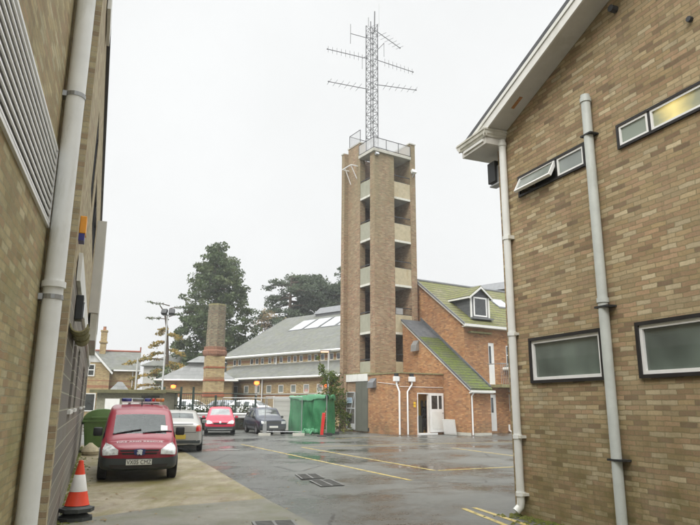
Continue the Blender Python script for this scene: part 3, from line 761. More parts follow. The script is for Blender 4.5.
build('sign_lettering', MB().box(-.088,-.0855,4.90,5.36,1.98,2.01).box(-.088,-.0855,4.90,5.30,1.90,1.93).box(-.088,-.0855,4.90,5.36,1.82,1.85), M['badge_blue'], g_)
build('gate_box', MB().box(-.1,.0,4.6,4.95,.2,.5), M['galv_pale'], g_)

# antenna mast on the tower
GROW = (1.048, (1.034, 1.369, -.077))
mx, my, mw = 1.12, 4.3, .30
am = thing('antenna_mast', 'grey steel lattice mast with aerials on top of the drill tower', 'mast', TF, (mx,my,17.96))
zt0, zt1 = 17.965, 28.5
cs=[(mx-mw,my-mw),(mx+mw,my-mw),(mx+mw,my+mw),(mx-mw,my+mw)]
mb=MB()
for c in cs: mb.tube([(*c,zt0),(*c,zt1)],.034,6)
build('mast_leg', mb, M['aerial'], am)
mb=MB(); nb=24; dz=(zt1-zt0)/nb
for i in range(nb):
    z=zt0+i*dz
    for k in range(4):
        a,b=cs[k],cs[(k+1)%4]
        mb.tube([(*a,z),(*b,z)],.014,4)
        p,q=(a,b) if (i+k)%2 else (b,a)
        mb.tube([(*p,z),(*q,z+dz)],.016,4)
build('lattice_bracing', mb, M['aerial'], am)
def yagi(p0,p1,n,eld,el,label=None):
    p0=Vector(p0); p1=Vector(p1); eld=Vector(eld).normalized()
    mb=MB().tube([p0,p1],.028,6)
    for i in range(n):
        q=p0.lerp(p1,.25+.73*i/(n-1)); h=eld*el*(1-.25*i/n)/2
        mb.tube([q-h,q+h],.012,4)
    mb.obox(p1,(.07,.07,.07))
    build('yagi_aerial', mb, M['aerial'], am)

yagi((.83,4.3,25.67),(-2.26,4.83,25.67),8,(0,0,1),.62)
yagi((1.4,4.3,25.82),(4.75,4.18,25.82),8,(0,0,1),.62)
yagi((.83,4.3,23.29),(-2.08,4.92,23.29),6,(.18,1,.0),1.1)
yagi((1.4,4.3,23.84),(4.33,3.35,23.84),6,(.3,1,0),1.1)
yagi((1.4,4.3,28.17),(4.31,5.15,28.17),6,(-.3,1,0),.9)
build('dipole_aerial', MB().tube([(.83,4.3,27.3),(-.7,4.3,27.15)],.025,6).tube([(-.7,4.3,27.9),(-.7,4.3,26.35)],.02,6), M['aerial'], am)
build('dipole_aerial', MB().tube([(1.4,4.3,26.38),(2.2,4.3,27.4)],.025,6).tube([(2.2,4.3,27.4),(2.2,4.3,26.3)],.016,6), M['aerial'], am)
build('dipole_aerial', MB().tube([(.83,4.3,26.0),(.1,4.0,25.3)],.025,6).tube([(.1,4.0,25.6),(.1,4.0,24.5)],.016,6), M['aerial'], am)
build('whip_aerial', MB().tube([(1.35,4.3,28.0),(1.38,4.3,29.7)],.045,6), M['aerial'], am)
build('whip_aerial', MB().tube([(1.4,4.3,28.4),(1.76,4.3,28.9)],.02,6).tube([(1.76,4.3,28.6),(1.76,4.3,30.5)],.014,6), M['galv_pale'], am)
build('whip_aerial', MB().tube([(.83,4.3,28.3),(.83,4.3,29.0)],.02,6), M['aerial'], am)

GROW = None
# ------------------------------------------------------------------ flat roofed annex in front of the tower
an = thing('brick_annex', 'flat roofed red brick annex with mossy coping and doorway below the drill tower', 'building', TF, (1.6,1.2,0))
DO=(1.25,2.12,.10,2.33)
aw = MB().wall('y',0,.22,0,3.245,0,3.40,[DO]).wall('x',-.02,.24,.001,3.12,0,3.40).box(.22,3.24,3.60,3.85,0,3.40)
build('wall', aw, M['brick_red'], an)
build('roof_coping', MB().box(-.07,3.24,-.05,.26,3.401,3.46).box(-.07,.26,.26,3.14,3.401,3.46).box(.26,3.24,.26,3.85,3.39,3.42), M['mossy_coping'], an)
build('door_frame', MB().box(1.25,1.30,-.02,.14,.10,2.33).box(2.07,2.12,-.02,.14,.10,2.33).box(1.30,2.07,-.02,.14,2.27,2.33).box(1.22,2.6,-.16,.1,.0,.098), M['white_upvc'], an)
build('jamb_foot', MB().box(1.22,1.248,-.06,-.002,.1,1.0), M['white_upvc'], an)
lf = MB()
lx0,lx1,ly=2.10,3.14,-.10
lf.box(lx0,lx1,ly,ly+.045,.13,1.42).box(lx0,lx1,ly,ly+.045,2.18,2.33).box(lx0,lx0+.13,ly,ly+.045,1.42,2.18).box(lx1-.13,lx1,ly,ly+.045,1.42,2.18).box(lx0+.58,lx0+.67,ly,ly+.045,1.42,2.18)
dl = build('door', lf, M['white_upvc'], an)
build('pane', MB().box(lx0+.12,lx1-.12,ly+.015,ly+.03,1.40,2.2), M['glass_dark'], dl)
build('panel', MB().box(lx0+.14,lx1-.14,ly-.008,ly-.001,.3,1.28), M['white_paint'], dl)
build('handle', MB().tube([(lx1-.06,ly-.05,1.2),(lx1-.16,ly-.05,1.2)],.014,6).cyl((lx1-.06,ly-.05,1.2),(lx1-.06,ly,1.2),.012,6), M['dark_metal'], dl)
build('door_stay', MB().tube([(3.0,-.12,.9),(2.95,-.32,.02)],.015,6), M['galv'], an)
build('store_wall', MB().box(1.5,3.0,.85,.89,.05,3.2), M['interior_yellow'], an)
build('store_rack', MB().box(2.14,2.85,.70,.74,.25,.34).box(2.14,2.85,.70,.80,.95,1.0).box(2.14,2.85,.70,.80,1.5,1.55).box(2.16,2.22,.68,.82,.05,1.9).box(2.5,2.55,.68,.82,.05,1.9).box(2.25,2.48,.69,.83,.35,.9).box(2.3,2.8,.70,.83,1.02,1.45).box(2.56,2.84,.69,.83,1.56,1.95), M['interior_dark'], an)
build('store_locker', MB().box(1.86,2.1,.66,.82,.06,1.05), M['grey_clad'], an)
build('room_lining', MB().box(.26,3.1,2.05,2.14,.05,3.3).box(.26,3.1,.24,2.05,.0,.06), M['interior_yellow'], an)
build('room_shelves', MB().box(1.75,2.6,1.2,1.9,.06,1.25).box(1.85,2.6,1.3,1.9,1.35,2.0).box(1.5,2.6,1.3,1.32,1.28,1.33).box(1.2,1.6,1.6,2.0,.06,.9), M['interior_dark'], an)
build('added_strip_light', MB().box(1.0,2.2,1.0,1.1,3.0,3.05), emis('added_light_glow',(1,.85,.6),40), an)  # unseen tube, added to brighten the yellow store behind the doorway
build('notice', MB().box(.98,1.14,-.012,-.002,1.52,1.66).box(.98,1.14,-.012,-.002,1.69,1.82), M['sign_yellow'], an)
def hopper_pipe(hx,hy,px_,py_,dx,dy,z=3.0):
    o = build('rainwater_pipe', MB().tube([(hx,hy,z+.05),(hx,hy,z-.22),(px_,py_,z-.62),(px_,py_,.03)],.05,10), M['white_upvc'], an, smooth=True)
    build('hopper_head', MB().box(hx-.19,hx+.19,hy-.1,hy+.09,z-.06,z+.22), M['white_upvc'], o, bevel=.015)
    build('outlet', MB().box(hx-.1,hx+.1,hy-.06,hy+.1,z+.222,z+.40), M['black_plastic'], o)
hopper_pipe(.80,-.11,.50,-.08,0,0)
hopper_pipe(-.13,.10,-.09,-.10,0,0)
vh = MB().prism([(-.02,2.65),(-.30,2.62),(-.26,2.95),(-.02,3.2)],'y',2.25,2.85)
build('vent_hood', vh, M['lead'], an)
build('cable_conduit', MB().tube([(-.04,2.1,2.95),(-.04,.0,2.75)],.014,5).tube([(.0,-.02,2.66),(3.2,-.02,2.66)],.014,5), M['white_upvc'], an)
build('brick_vent', MB().box(-.04,-.021,3.0,3.12,.1,.3), M['interior_dark'], an)
wb = thing('white_panel', 'white board leaning against the red brick wall right of the open door', 'board', TF, (3.1,-.9,0))
wm = MB()
Mx = Matrix.Translation((3.02,-.35,.02)) @ Matrix.Rotation(radians(90),4,'Z') @ Matrix.Rotation(radians(-2),4,'Y')
P_ = MB().box(-1.05,0,-.02,.02,0,.86)
Lm = Matrix.Translation((3.0,-.25,.02)) @ Matrix.Rotation(radians(-90),4,'Z') @ Matrix.Rotation(radians(14),4,'X')
wm.add([Lm @ Vector((v[0]+1.05+.12*v[2], v[1], v[2])) for v in P_.v], P_.f)
build('board', wm, M['white_paint'], wb)
b2=MB().box(-.98,-.07,-.028,-.0205,.07,.79)
build('face_sheet', MB().add([Lm @ Vector((v[0]+1.05+.12*v[2], v[1], v[2])) for v in b2.v], b2.f), M['white_upvc'], wb)

# ------------------------------------------------------------------ lean-to wing
wg = thing('brick_wing', 'red brick lean-to wing with a steep moss covered roof sloping down to the right', 'building', TF, (4,0,0))
lz = lambda y: 2.62+.727*(y+2.1)
build('wall', MB().prism([(-2.22,0),(-2.22,lz(-2.22)),(3.9,lz(3.85)),(3.85,0)],'x',3.25,3.47).box(3.47,4.845,-2.22,-2.0,0,lz(-2.22)-.02), M['brick_red'], wg)
build('side_wall', MB().box(4.64,4.845,-1.995,-.22,0,lz(-2.22)-.03), M['brick_red'], wg)
def slope(y0,y1,x0,x1,t=.09,up=.10): return MB().prism([(y0,lz(y0)+up),(y1,lz(y1)+up),(y1,lz(y1)+up+t),(y0,lz(y0)+up+t)],'x',x0,x1)
build('roof', slope(-2.42,2.1,3.17,4.84), M['moss_lush'], wg)
build('slate_top', slope(2.103,3.88,3.17,4.84), M['slate_dark'], wg)
build('verge', MB().prism([(-2.40,lz(-2.40)-.04),(3.88,lz(3.88)-.04),(3.88,lz(3.88)+.10),(-2.40,lz(-2.40)+.10)],'x',3.16,3.245), M['white_paint'], wg)
build('verge_tiles', MB().prism([(-2.44,lz(-2.44)+.101),(3.88,lz(3.88)+.101),(3.88,lz(3.88)+.20),(-2.44,lz(-2.44)+.20)],'x',3.10,3.168), M['slate_dark'], wg)
build('eaves_gutter', MB().box(3.12,4.93,-2.56,-2.44,lz(-2.4)-.06,lz(-2.4)+.07).box(3.17,4.9,-2.42,-2.24,lz(-2.4)-.10,lz(-2.4)-.03), M['white_paint'], wg)
build('flashing', MB().prism([(-2.3,lz(-2.3)+.2),(3.88,lz(3.88)+.2),(3.88,lz(3.88)+.42),(-2.3,lz(-2.3)+.30)],'x',4.76,4.845), M['slate_dark'], wg)
downpipe(wg, [(3.32,-2.50,lz(-2.4)-.05),(3.32,-2.30,lz(-2.4)-.25),(3.32,-2.30,.03)], .045, M['white_upvc'])
build('vent_hood', MB().prism([(3.24,5.0),(2.98,4.95),(3.02,5.35),(3.24,5.65)],'y',2.2,2.75), M['galv'], wg)
build('plinth', MB().box(3.215,3.249,-2.24,-.002,0,.16).box(3.47,4.8,-2.25,-2.221,0,.14), M['concrete_trim'], wg)

# ------------------------------------------------------------------ main red house with mossy roof
mh = thing('brick_house', 'tall red brick building behind the lean-to with mossy tiled roof and a dormer', 'building', TF, (9,4,0))
YE, ZE, SL = -.55, 6.47, tan(radians(36.5)); YRG=4.10
rz_ = lambda y: ZE+SL*(y-YE)
hD1=(6.86,7.36,2.93,5.5); hW=(8.42,8.80,4.2,5.4); hD2=(6.86,7.34,.12,2.32); hW2=(8.48,8.78,1.3,2.36)
build('wall', MB().wall('y',-.2,.25,4.85,15,0,6.5,[hD1,hW,hD2,hW2]), M['brick_red'], mh)
build('gable_wall', MB().prism([(.055,0),(.055,rz_(.055)-.1),(YRG,rz_(YRG)-.1),(8.4,rz_(-.2)-.1),(8.4,0)],'x',4.85,5.1), M['brick_red'], mh)
build('far_wall', MB().prism([(.055,0),(.055,rz_(.055)-.1),(YRG,rz_(YRG)-.1),(8.4,rz_(-.2)-.1),(8.4,0)],'x',14.75,15.0).box(5.1,14.7,8.1,8.4,0,6.4), M['brick_red'], mh)
build('roof', MB().prism([(YE,rz_(YE)),(YRG,rz_(YRG)),(YRG,rz_(YRG)+.1),(YE,rz_(YE)+.1)],'x',4.64,15.3).prism([(YRG+.002,rz_(YRG)),(8.75,rz_(YE)),(8.75,rz_(YE)+.1),(YRG+.002,rz_(YRG)+.1)],'x',4.64,15.3), M['moss_roof'], mh)
build('ridge_tiles', MB().tube([(4.62,YRG,rz_(YRG)+.08),(15.3,YRG,rz_(YRG)+.08)],.11,8), M['lead'], mh)
build('verge', MB().prism([(YE,rz_(YE)-.14),(YRG,rz_(YRG)-.14),(YRG,rz_(YRG)-.002),(YE,rz_(YE)-.002)],'x',4.645,4.69), M['white_paint'], mh)
build('verge_tiles', MB().prism([(YE-.02,rz_(YE)-.001),(YRG,rz_(YRG)-.001),(YRG,rz_(YRG)+.125),(YE-.02,rz_(YE)+.11)],'x',4.58,4.639), M['lead'], mh)
build('soffit', MB().box(4.69,15.2,YE+.02,-.203,6.36,6.40).prism([(YE,rz_(YE)-.03),(YRG,rz_(YRG)-.03),(YRG,rz_(YRG)-.004),(YE,rz_(YE)-.004)],'x',4.691,4.849), M['white_paint'], mh)
build('eaves_gutter', MB().box(4.58,15.3,YE-.13,YE-.003,6.36,6.52), M['white_paint'], mh)
build('mossy_ledge', MB().box(5.2,7.0,-.42,-.202,6.02,6.12), M['mossy_coping'], mh)
# dormer
dm = MB()
dx0,dx1,dy,dzb,dzt,dza = 5.66,7.30,-.02,7.02,8.40,9.02
build('dormer_cheek', MB().prism([(dy,rz_(dy)+.05),(dy,dzt),(dy+(dzt-dzb)/SL+.2,dzt)],'x',dx0,dx0+.08).prism([(dy,rz_(dy)+.05),(dy,dzt),(dy+(dzt-dzb)/SL+.2,dzt)],'x',dx1-.08,dx1), M['slate_dark'], mh)
xc=(dx0+dx1)/2
build('dormer_front', MB().prism([(dx0+.081,dzb),(dx0+.081,dzt),(xc,dza-.02),(dx1-.081,dzt),(dx1-.081,dzb)],'y',dy+.04,dy+.1), M['slate_dark'], mh)
dr = build('dormer_roof', MB().prism([(dx0-.18,dzt-.10),(xc,dza+.02),(xc,dza+.12),(dx0-.22,dzt-.02)],'y',dy-.14,dy+2.9).prism([(dx1+.18,dzt-.10),(xc+.001,dza+.02),(xc+.001,dza+.12),(dx1+.22,dzt-.02)],'y',dy-.14,dy+2.9), M['moss_roof'], mh)
build('bargeboard', MB().prism([(dx0-.20,dzt-.20),(xc,dza-.08),(xc,dza+.06),(dx0-.20,dzt-.06)],'y',dy-.17,dy-.142).prism([(dx1+.20,dzt-.20),(xc+.001,dza-.08),(xc+.001,dza+.06),(dx1+.20,dzt-.06)],'y',dy-.17,dy-.142), M['white_paint'], dr)
build('dormer_gutter', MB().box(dx0-.27,dx0-.16,dy-.12,dy+2.0,dzt-.16,dzt-.06), M['white_paint'], dr)
build('corner_post', MB().box(dx0-.01,dx0+.12,dy-.02,dy+.035,dzb,dzt), M['white_paint'], mh)
build('corner_post', MB().box(dx1-.12,dx1+.01,dy-.02,dy+.035,dzb,dzt), M['white_paint'], mh)
win_y(mh, dy+.0, dx0+.25,dx1-.24,dzb+.12,dzt-.02, fw=.09, gm=M['glass_dark'], inset=.02, name='dormer_window')
build('dormer_apron', MB().box(dx0-.05,dx1+.05,dy-.30,dy+.02,dzb-.08,dzb+.03), M['lead'], mh)
rl = MB().prism([(1.7,rz_(1.7)+.102),(2.75,rz_(2.75)+.102),(2.75,rz_(2.75)+.17),(1.7,rz_(1.7)+.17)],'x',10.0,11.3)
r_ = build('rooflight', rl, M['lead'], mh)
build('pane', MB().prism([(1.8,rz_(1.8)+.171),(2.65,rz_(2.65)+.171),(2.65,rz_(2.65)+.18),(1.8,rz_(1.8)+.18)],'x',10.1,11.2), M['rooflight'], r_)
def door_y(x0,x1,z0,z1):
    d = build('door', MB().box(x0,x1,-.18,-.13,z0,z1), M['white_upvc'], mh)
    build('pane', MB().box(x0+.06,x0+.24,-.19,-.1805,z0+(z1-z0)*.50,z1-.2), M['glass_dark'], d)
door_y(*hD1); door_y(*hD2)
win_y(mh,-.2,*hW,fw=.05,trans=(4.8,)); win_y(mh,-.2,*hW2,fw=.05,gm=M['interior_yellow'])
bal = MB().box(6.7,9.0,-1.35,-.202,2.72,2.90)
bo = build('balcony', bal, M['mossy_coping'], mh)
rail=MB()
pts=[(6.75,-1.3),(8.95,-1.3)]
rail.tube([(6.75,-.2,4.15),(6.75,-1.3,4.15),(8.95,-1.3,4.15),(8.95,-.2,4.15)],.03,6)
for i in range(15): rail.tube([(6.75+i*2.2/14,-1.3,2.9),(6.75+i*2.2/14,-1.3,4.15)],.014,5)
build('railing', rail, M['galv'], bo)
build('outfall_pipe', MB().tube([(8.3,-.28,.5),(8.3,-.28,.15),(8.3,-.45,.06)],.06,8), M['white_upvc'], mh)

# ------------------------------------------------------------------ long slate roofed hall
hl = thing('slate_roofed_hall', 'long yellow brick hall with big slate roof and rooflights behind the car park', 'building', BF, (8,5,0))
G0, G1 = -16.0, 18.6
def low(x): return 4.05+(x)*(5.22-4.05)/2.2
sl30 = tan(radians(29.6)); XR=10.5
top = lambda x: 6.45+(x-2.2)*sl30
ZR = top(XR)
lowwin=[(y-.35,y+.35,2.62,3.32) for y in [15.4-1.62*i for i in range(18)]]
clwin=[]
for gidx in range(10):
    y=17.0-2.75*gidx
    for k in range(3 if gidx else 2): clwin.append((y-k*.82-.24,y-k*.82+.24,5.42,6.02))
clwin=[w for w in clwin if w[0]>G0+.3]; lowwin=[w for w in lowwin if w[0]>G0+.3]
build('wall', MB().wall('x',.15,.25,G0,16.6,0,4.05,lowwin).wall('x',2.3,.25,G0,G1-.3,0,6.4,clwin), M['brick_yellow'], hl)
build('gable_wall', MB().prism([(2.56,0),(2.56,top(2.56)-.05),(XR,ZR-.05),(18.4,6.1),(18.4,0)],'y',G1-.55,G1-.3).box(.4,2.29,16.35,16.6,0,4.2), M['brick_yellow'], hl)
for h in clwin: win_x(hl,2.3,*h,-1,.06,M['white_paint'],M['glass_dark'],None,(),.06)
for h in lowwin: win_x(hl,.15,*h,-1,.07,M['white_paint'],M['glass_pale'],None,(),.06)
def rp(x0,x1,y0,y1,fz,t0=0,t1=.1): return MB().prism([(x0,fz(x0)+t0),(x1,fz(x1)+t0),(x1,fz(x1)+t1),(x0,fz(x0)+t1)],'y',y0,y1)
build('aisle_roof', rp(-.2,2.29,G0,16.9,low,-.02,.10), M['slate'], hl)
build('roof', MB().prism([(1.85,top(1.85)),(XR,ZR),(XR,ZR+.1),(1.85,top(1.85)+.1)],'y',G0,G1).prism([(XR+.002,ZR),(19.1,top(1.9)),(19.1,top(1.9)+.1),(XR+.002,ZR+.1)],'y',G0,G1), M['slate'], hl)
build('gutter', MB().tube([(1.78,G0,top(1.8)-.02),(1.78,G1+.05,top(1.8)-.02)],.11,8).box(1.82,2.29,G0,G1-.02,top(1.85)-.18,top(1.85)-.03), M['white_paint'], hl)
build('gutter', MB().tube([(-.26,G0,low(-.2)-.03),(-.26,16.9,low(-.2)-.03)],.10,8), M['white_paint'], hl)
build('verge', MB().prism([(1.85,top(1.85)-.16),(XR,ZR-.16),(XR,ZR+.12),(1.85,top(1.85)+.12)],'y',G1+.002,G1+.06), M['lead'], hl)
build('sill_band', MB().box(.10,.149,G0,16.6,2.48,2.58).box(2.25,2.299,G0,G1-.3,5.30,5.40), M['concrete_trim'], hl)
build('ridge_vent', MB().prism([(9.6,top(9.6)+.45),(XR+.1,ZR+.75),(11.6,top(9.6)+.45)],'y',G0,13.3).box(9.75,11.4,G0,13.1,ZR-.5,top(9.6)+.448), M['lead'], hl)
downpipe(hl, [(.02,9.7,4.0),(.02,9.7,.1)], .07, M['white_upvc']); downpipe(hl, [(2.18,10.4,6.05),(2.18,10.4,5.3)], .06, M['white_upvc'])
for k in range(9):
    y1=13.9-k*2.35; y0=y1-2.1
    if y0<G0: continue
    r_=build('rooflight', rp(6.6,8.9,y0,y1,top,.101,.17), M['lead'], hl)
    build('pane', rp(6.7,8.75,y0+.22,y1-.05,top,.171,.19), M['rooflight'], r_)

# chimney
ch = thing('brick_chimney', 'tall old brick chimney stump with banded base in front of the hall', 'chimney', W0, (-10.78,50,0), rz=radians(20))
def octa(prof): return MB().lathe(prof, (0,0,0), 8)
build('shaft', MB().lathe([(.76,6.1),(.70,9.35),(.70,9.42)],(0,0,0),8), M['chimney_stone'], ch)
build('base', MB().box(-.72,.72,-.72,.72,0,5.35), M['brick_yellow'], ch)
build('collar', MB().lathe([(.88,5.35),(.96,5.5),(.96,5.75),(.88,5.85),(.88,6.1)],(0,0,0),8), plain('old_red_brick',(.24,.12,.075),.9,var=.3,scale=8,dirt=((.09,.085,.05),.6)), ch)
build('band', MB().box(-.76,.76,-.76,.76,4.4,4.52).box(-.76,.76,-.76,.76,3.4,3.52).box(-.78,.78,-.78,.78,2.2,2.5), plain('red_band',(.30,.10,.05),.9,var=.25,scale=8), ch)
build('capping', MB().lathe([(.72,9.42),(.72,9.55),(.55,9.56)],(0,0,0),8), M['mossy_coping'], ch)

# lodge
lo = thing('hipped_lodge', 'low yellow brick lodge with grey hipped roof left of the chimney', 'building', W0, (-13.6,56,0), rz=radians(8))
build('wall', MB().box(-2.7,3.2,-1.6,4.5,0,3.62), M['brick_yellow'], lo)
def hip(x0,x1,y0,y1,z0,z1,i):
    b=[(x0,y0,z0),(x1,y0,z0),(x1,y1,z0),(x0,y1,z0)]; yc=(y0+y1)/2
    m=MB().add(b+[(x0+i,yc,z1),(x1-i,yc,z1)],[(0,1,5,4),(1,2,5),(2,3,4,5),(3,0,4),(3,2,1,0)]); return m
build('roof', hip(-3.2,3.7,-2.1,5.0,3.63,5.5,3.0), M['slate_lead'], lo)
build('gutter', MB().tube([(-3.25,-2.15,3.62),(3.75,-2.15,3.62)],.08,6).tube([(-3.25,-2.15,3.62),(-3.25,5,3.62)],.08,6), M['white_paint'], lo)
build('lantern', hip(-1.0,2.6,.2,2.8,5.28,5.95,1.0).box(-.8,2.4,.4,2.6,4.6,5.275), M['slate_lead'], lo)
win_y(lo,-1.6,1.7,2.2,2.6,3.2,fm=M['white_paint'])

# house at the left
ho = thing('gabled_house', 'yellow brick Victorian house with slate roof and tall chimney at the far left', 'house', W0, (-24,62,0), rz=radians(19))
HZ=4.85
build('wall', MB().wall('y',-.2,.25,-5,3.0,0,HZ).box(2.75,3.0,.055,6.2,0,HZ).prism([(-3.05,0),(-3.05,4.8),(-1.33,6.62),(.38,4.8),(.38,0)],'y',-1.0,-.75).box(-3.05,-2.8,-.745,-.205,0,4.75).box(.13,.38,-.745,-.205,0,4.75), M['brick_house'], ho)
build('roof', MB().prism([(-.5,HZ-.05),(3.0,6.85),(3.0,6.95),(-.5,HZ+.05)],'x',-5.2,3.15).prism([(3.002,6.85),(6.5,HZ-.05),(6.5,HZ+.05),(3.002,6.95)],'x',-5.2,3.15), M['slate'], ho)
build('gable_end', MB().prism([(-.19,HZ-.02),(3,6.83),(6.2,HZ-.02)],'x',2.76,2.99), M['brick_house'], ho)
build('gable_roof', MB().prism([(-3.25,4.5),(-1.33,6.62),(-1.33,6.74),(-3.32,4.55)],'y',-1.3,2.6).prism([(.6,4.5),(-1.328,6.62),(-1.328,6.74),(.67,4.55)],'y',-1.3,2.6), M['slate'], ho)
build('bargeboard', MB().prism([(-3.25,4.38),(-1.33,6.46),(-1.33,6.74),(-3.32,4.55)],'y',-1.37,-1.302).prism([(.6,4.38),(-1.328,6.46),(-1.328,6.74),(.67,4.55)],'y',-1.37,-1.302), M['white_paint'], ho)
build('gable_board', MB().prism([(-2.2,5.55),(-1.33,6.45),(-.46,5.55)],'y',-1.06,-1.005), M['white_paint'], ho)
build('ridge_tiles', MB().tube([(-5,3.0,6.97),(3.15,3.0,6.97)],.11,6).cyl((3.08,3,6.95),(3.08,3,7.45),.07,6), plain('red_ridge_tile',(.28,.09,.055),.8), ho)
build('chimney', MB().box(-.92,-.34,2.4,3.3,5.2,8.9).box(-1.02,-.24,2.3,3.4,7.75,7.9).box(-.98,-.28,2.34,3.36,8.9,9.05), M['brick_house'], ho)
build('chimney_pot', MB().lathe([(.17,9.05),(.14,9.4),(.17,9.45)],(-.63,2.85,0),8), plain('clay_pot',(.34,.16,.09),.8), ho)
win_y(ho,-1.0,-1.65,-1.0,4.2,5.35,fm=M['white_paint'],fw=.1,trans=(4.8,),inset=-.02)
win_y(ho,-1.0,-2.4,-.7,.9,2.6,fm=M['white_paint'],fw=.1,mull=(-1.7,),inset=-.02)
win_y(ho,-.2,.7,1.4,1.3,2.6,fm=M['white_paint'],fw=.1,inset=-.02)
build('gutter', MB().tube([(.7,-.55,HZ-.05),(3.2,-.55,HZ-.05)],.08,6).tube([(2.5,-.3,HZ-.1),(2.5,-.3,.1)],.05,6), M['white_paint'], ho)
build('porch_roof', hip(.4,2.4,-2.4,-.3,2.75,3.7,.8).box(.6,2.2,-2.2,-.3,.0,2.74), M['slate_lead'], ho)
pb = thing('pale_house', 'pale rendered building half hidden by the bare larch tree', 'house', W0, (-21,74,0), rz=radians(4))
build('wall', MB().box(-3.2,5.5,0,7,0,6.0), M['render_pale'], pb)
build('roof', hip(-3.6,5.9,-.4,7.4,6.0,8.0,3.6), M['slate'], pb)
for x in (-1.8,.6,3.0): win_y(pb,0,x,x+.9,3.6,5.0,fm=M['white_paint'],fw=.1,inset=-.02)

# flat roofed garage
ga = thing('flat_roofed_garage', 'low flat roofed pebbledash garage behind the red van', 'garage', W0, (-13.2,38,0), rz=radians(3))
build('wall', MB().wall('y',0,.2,-1.9,2.0,0,2.3,[(-.2,.55,.9,1.9)]).box(-1.9,-1.7,.205,4,0,2.3).box(1.8,2.0,.205,4,0,2.3).box(-1.69,1.79,3.8,4,0,2.3), M['garage_wall'], ga)
build('roof', MB().box(-2.2,2.25,-.35,4.3,2.31,2.44), M['mossy_coping'], ga)
build('fascia', MB().box(-2.22,2.27,-.40,-.352,2.24,2.42), plain('mossy_fascia',(.13,.125,.06),.8,var=.3), ga)
build('noticeboard', MB().box(-.35,.65,-.05,-.005,1.0,1.95), M['white_paint'], ga)
build('window', MB().box(.75,1.8,-.03,.1,1.25,2.1), M['glass_dark'], ga)
tag_o = thing('notice_board', 'small white board on a post before the low garage beside the van beacons', 'board', W0, (-13.75,36.9,0), rz=0)
build('post', MB().box(-.04,.04,-.02,.02,0,1.5), M['white_paint'], tag_o)
build('board', MB().box(-.42,.42,-.05,-.021,.85,1.9), M['white_paint'], tag_o)

# ------------------------------------------------------------------ lamps and poles
def pole_lamp(x,y,h,label,kind):
    t = thing('street_lamp', label, 'street lamp', W0, (x,y,0), 'lamps round the car park', 0)
    build('pole', MB().tube([(0,0,0),(0,0,1.2),(0,0,1.25),(0,0,h)],.085,8,.055), M['galv_pale'], t, smooth=True)
    if kind=='flood':
        build('bracket', MB().box(-.35,.5,-.04,.04,h-.05,h+.03), M['galv'], t)
        for dx in (-.2,.35):
            build('flood_head', MB().obox((dx,-.15,h+.22),(.42,.26,.4),radians(20*dx),radians(-30)), M['black_plastic'], t, bevel=.02)
    elif kind=='lit':
        b = build('lamp_head', MB().obox((-.2,0,h+.02),(.7,.24,.12)), M['galv'], t, bevel=.03)
        build('lit_lens', MB().obox((-.25,-.02,h-.07),(.5,.2,.06)), M['lamp_glow_pale'], t, bevel=.02)
    elif kind=='lit_low':
        build('lamp_head', MB().obox((0,0,h+.08),(.36,.3,.1)), M['dark_metal'], t, bevel=.02)
        build('lit_lens', MB().lathe([(.02,h+.03),(.2,h),(.2,h-.2),(.07,h-.27)],(0,-.05,0),10), M['lamp_glow'], t, smooth=True)
    return t
pole_lamp(-13.62,46,8.1,'tall pale lamp pole with dark floodlight heads in front of the conifer','flood')
pole_lamp(-14.9,44,4.8,'short thin grey pole rising from behind the flat roofed garage','plain')
pole_lamp(-1.35,40.5,5.05,'street lamp with a lit pale orange head against the slate roof beside the tower','lit')
pole_lamp(-7.55,51.5,3.45,'low lit orange lamp on a white post in front of the middle of the hall','lit_low')
def wall_lamp(x,y,z,label):
    t = thing('wall_lamp', label, 'lamp', W0, (x,y,z), 'lit orange wall lamps', 0)
    build('hood', MB().box(-.16,.16,-.22,.10,.08,.16), M['dark_metal'], t)
    build('lit_lens', MB().lathe([(.03,.07),(.2,.04),(.2,-.16),(.06,-.22)],(0,-.08,0),10), M['lamp_glow'], t, smooth=True)
    build('arm', MB().tube([(0,.05,.1),(0,.45,.1)],.03,6), M['dark_metal'], t)
wall_lamp(-14.75,53.0,3.12,'lit orange lamp on the lodge wall left of the chimney')
q=BF.w(-.15,1.35,3.25); wall_lamp(q.x,q.y,3.25,'lit orange lamp on the hall wall above the green tarpaulin')

# ------------------------------------------------------------------ foliage
def leaves(name, mat, clumps, parent=None, per=40, size=.3, squash=1.0, droop=0.0, rnd=None):
    R = rnd or random
    v=[]; f=[]
    for (c, r) in clumps:
        rx,ry,rzz = r if isinstance(r,(tuple,list)) else (r,r,r*squash)
        n = per if isinstance(per,int) else per(r)
        for _ in range(n):
            while True:
                a=(R.uniform(-1,1),R.uniform(-1,1),R.uniform(-1,1)); d=a[0]**2+a[1]**2+a[2]**2
                if d<=1 and d>.08: break
            p=Vector((c[0]+a[0]*rx, c[1]+a[1]*ry, c[2]+a[2]*rzz))
            t=Vector((R.gauss(0,1),R.gauss(0,1),R.gauss(0,.7)-droop)).normalized()
            b=t.cross(Vector((R.gauss(0,1),R.gauss(0,1),R.gauss(0,1)))).normalized()
            s=size*R.uniform(.6,1.25); w=s*R.uniform(.35,.6)
            k=len(v); v+=[p-t*s*.5, p+b*w*.5, p+t*s*.5, p-b*w*.5]; f.append((k,k+1,k+2,k+3))
    me=bpy.data.meshes.new(name); me.from_pydata(v,[],f); me.materials.append(mat)
    o=bpy.data.objects.new(name,me); COL.objects.link(o)
    if parent: o.parent=parent
    return o

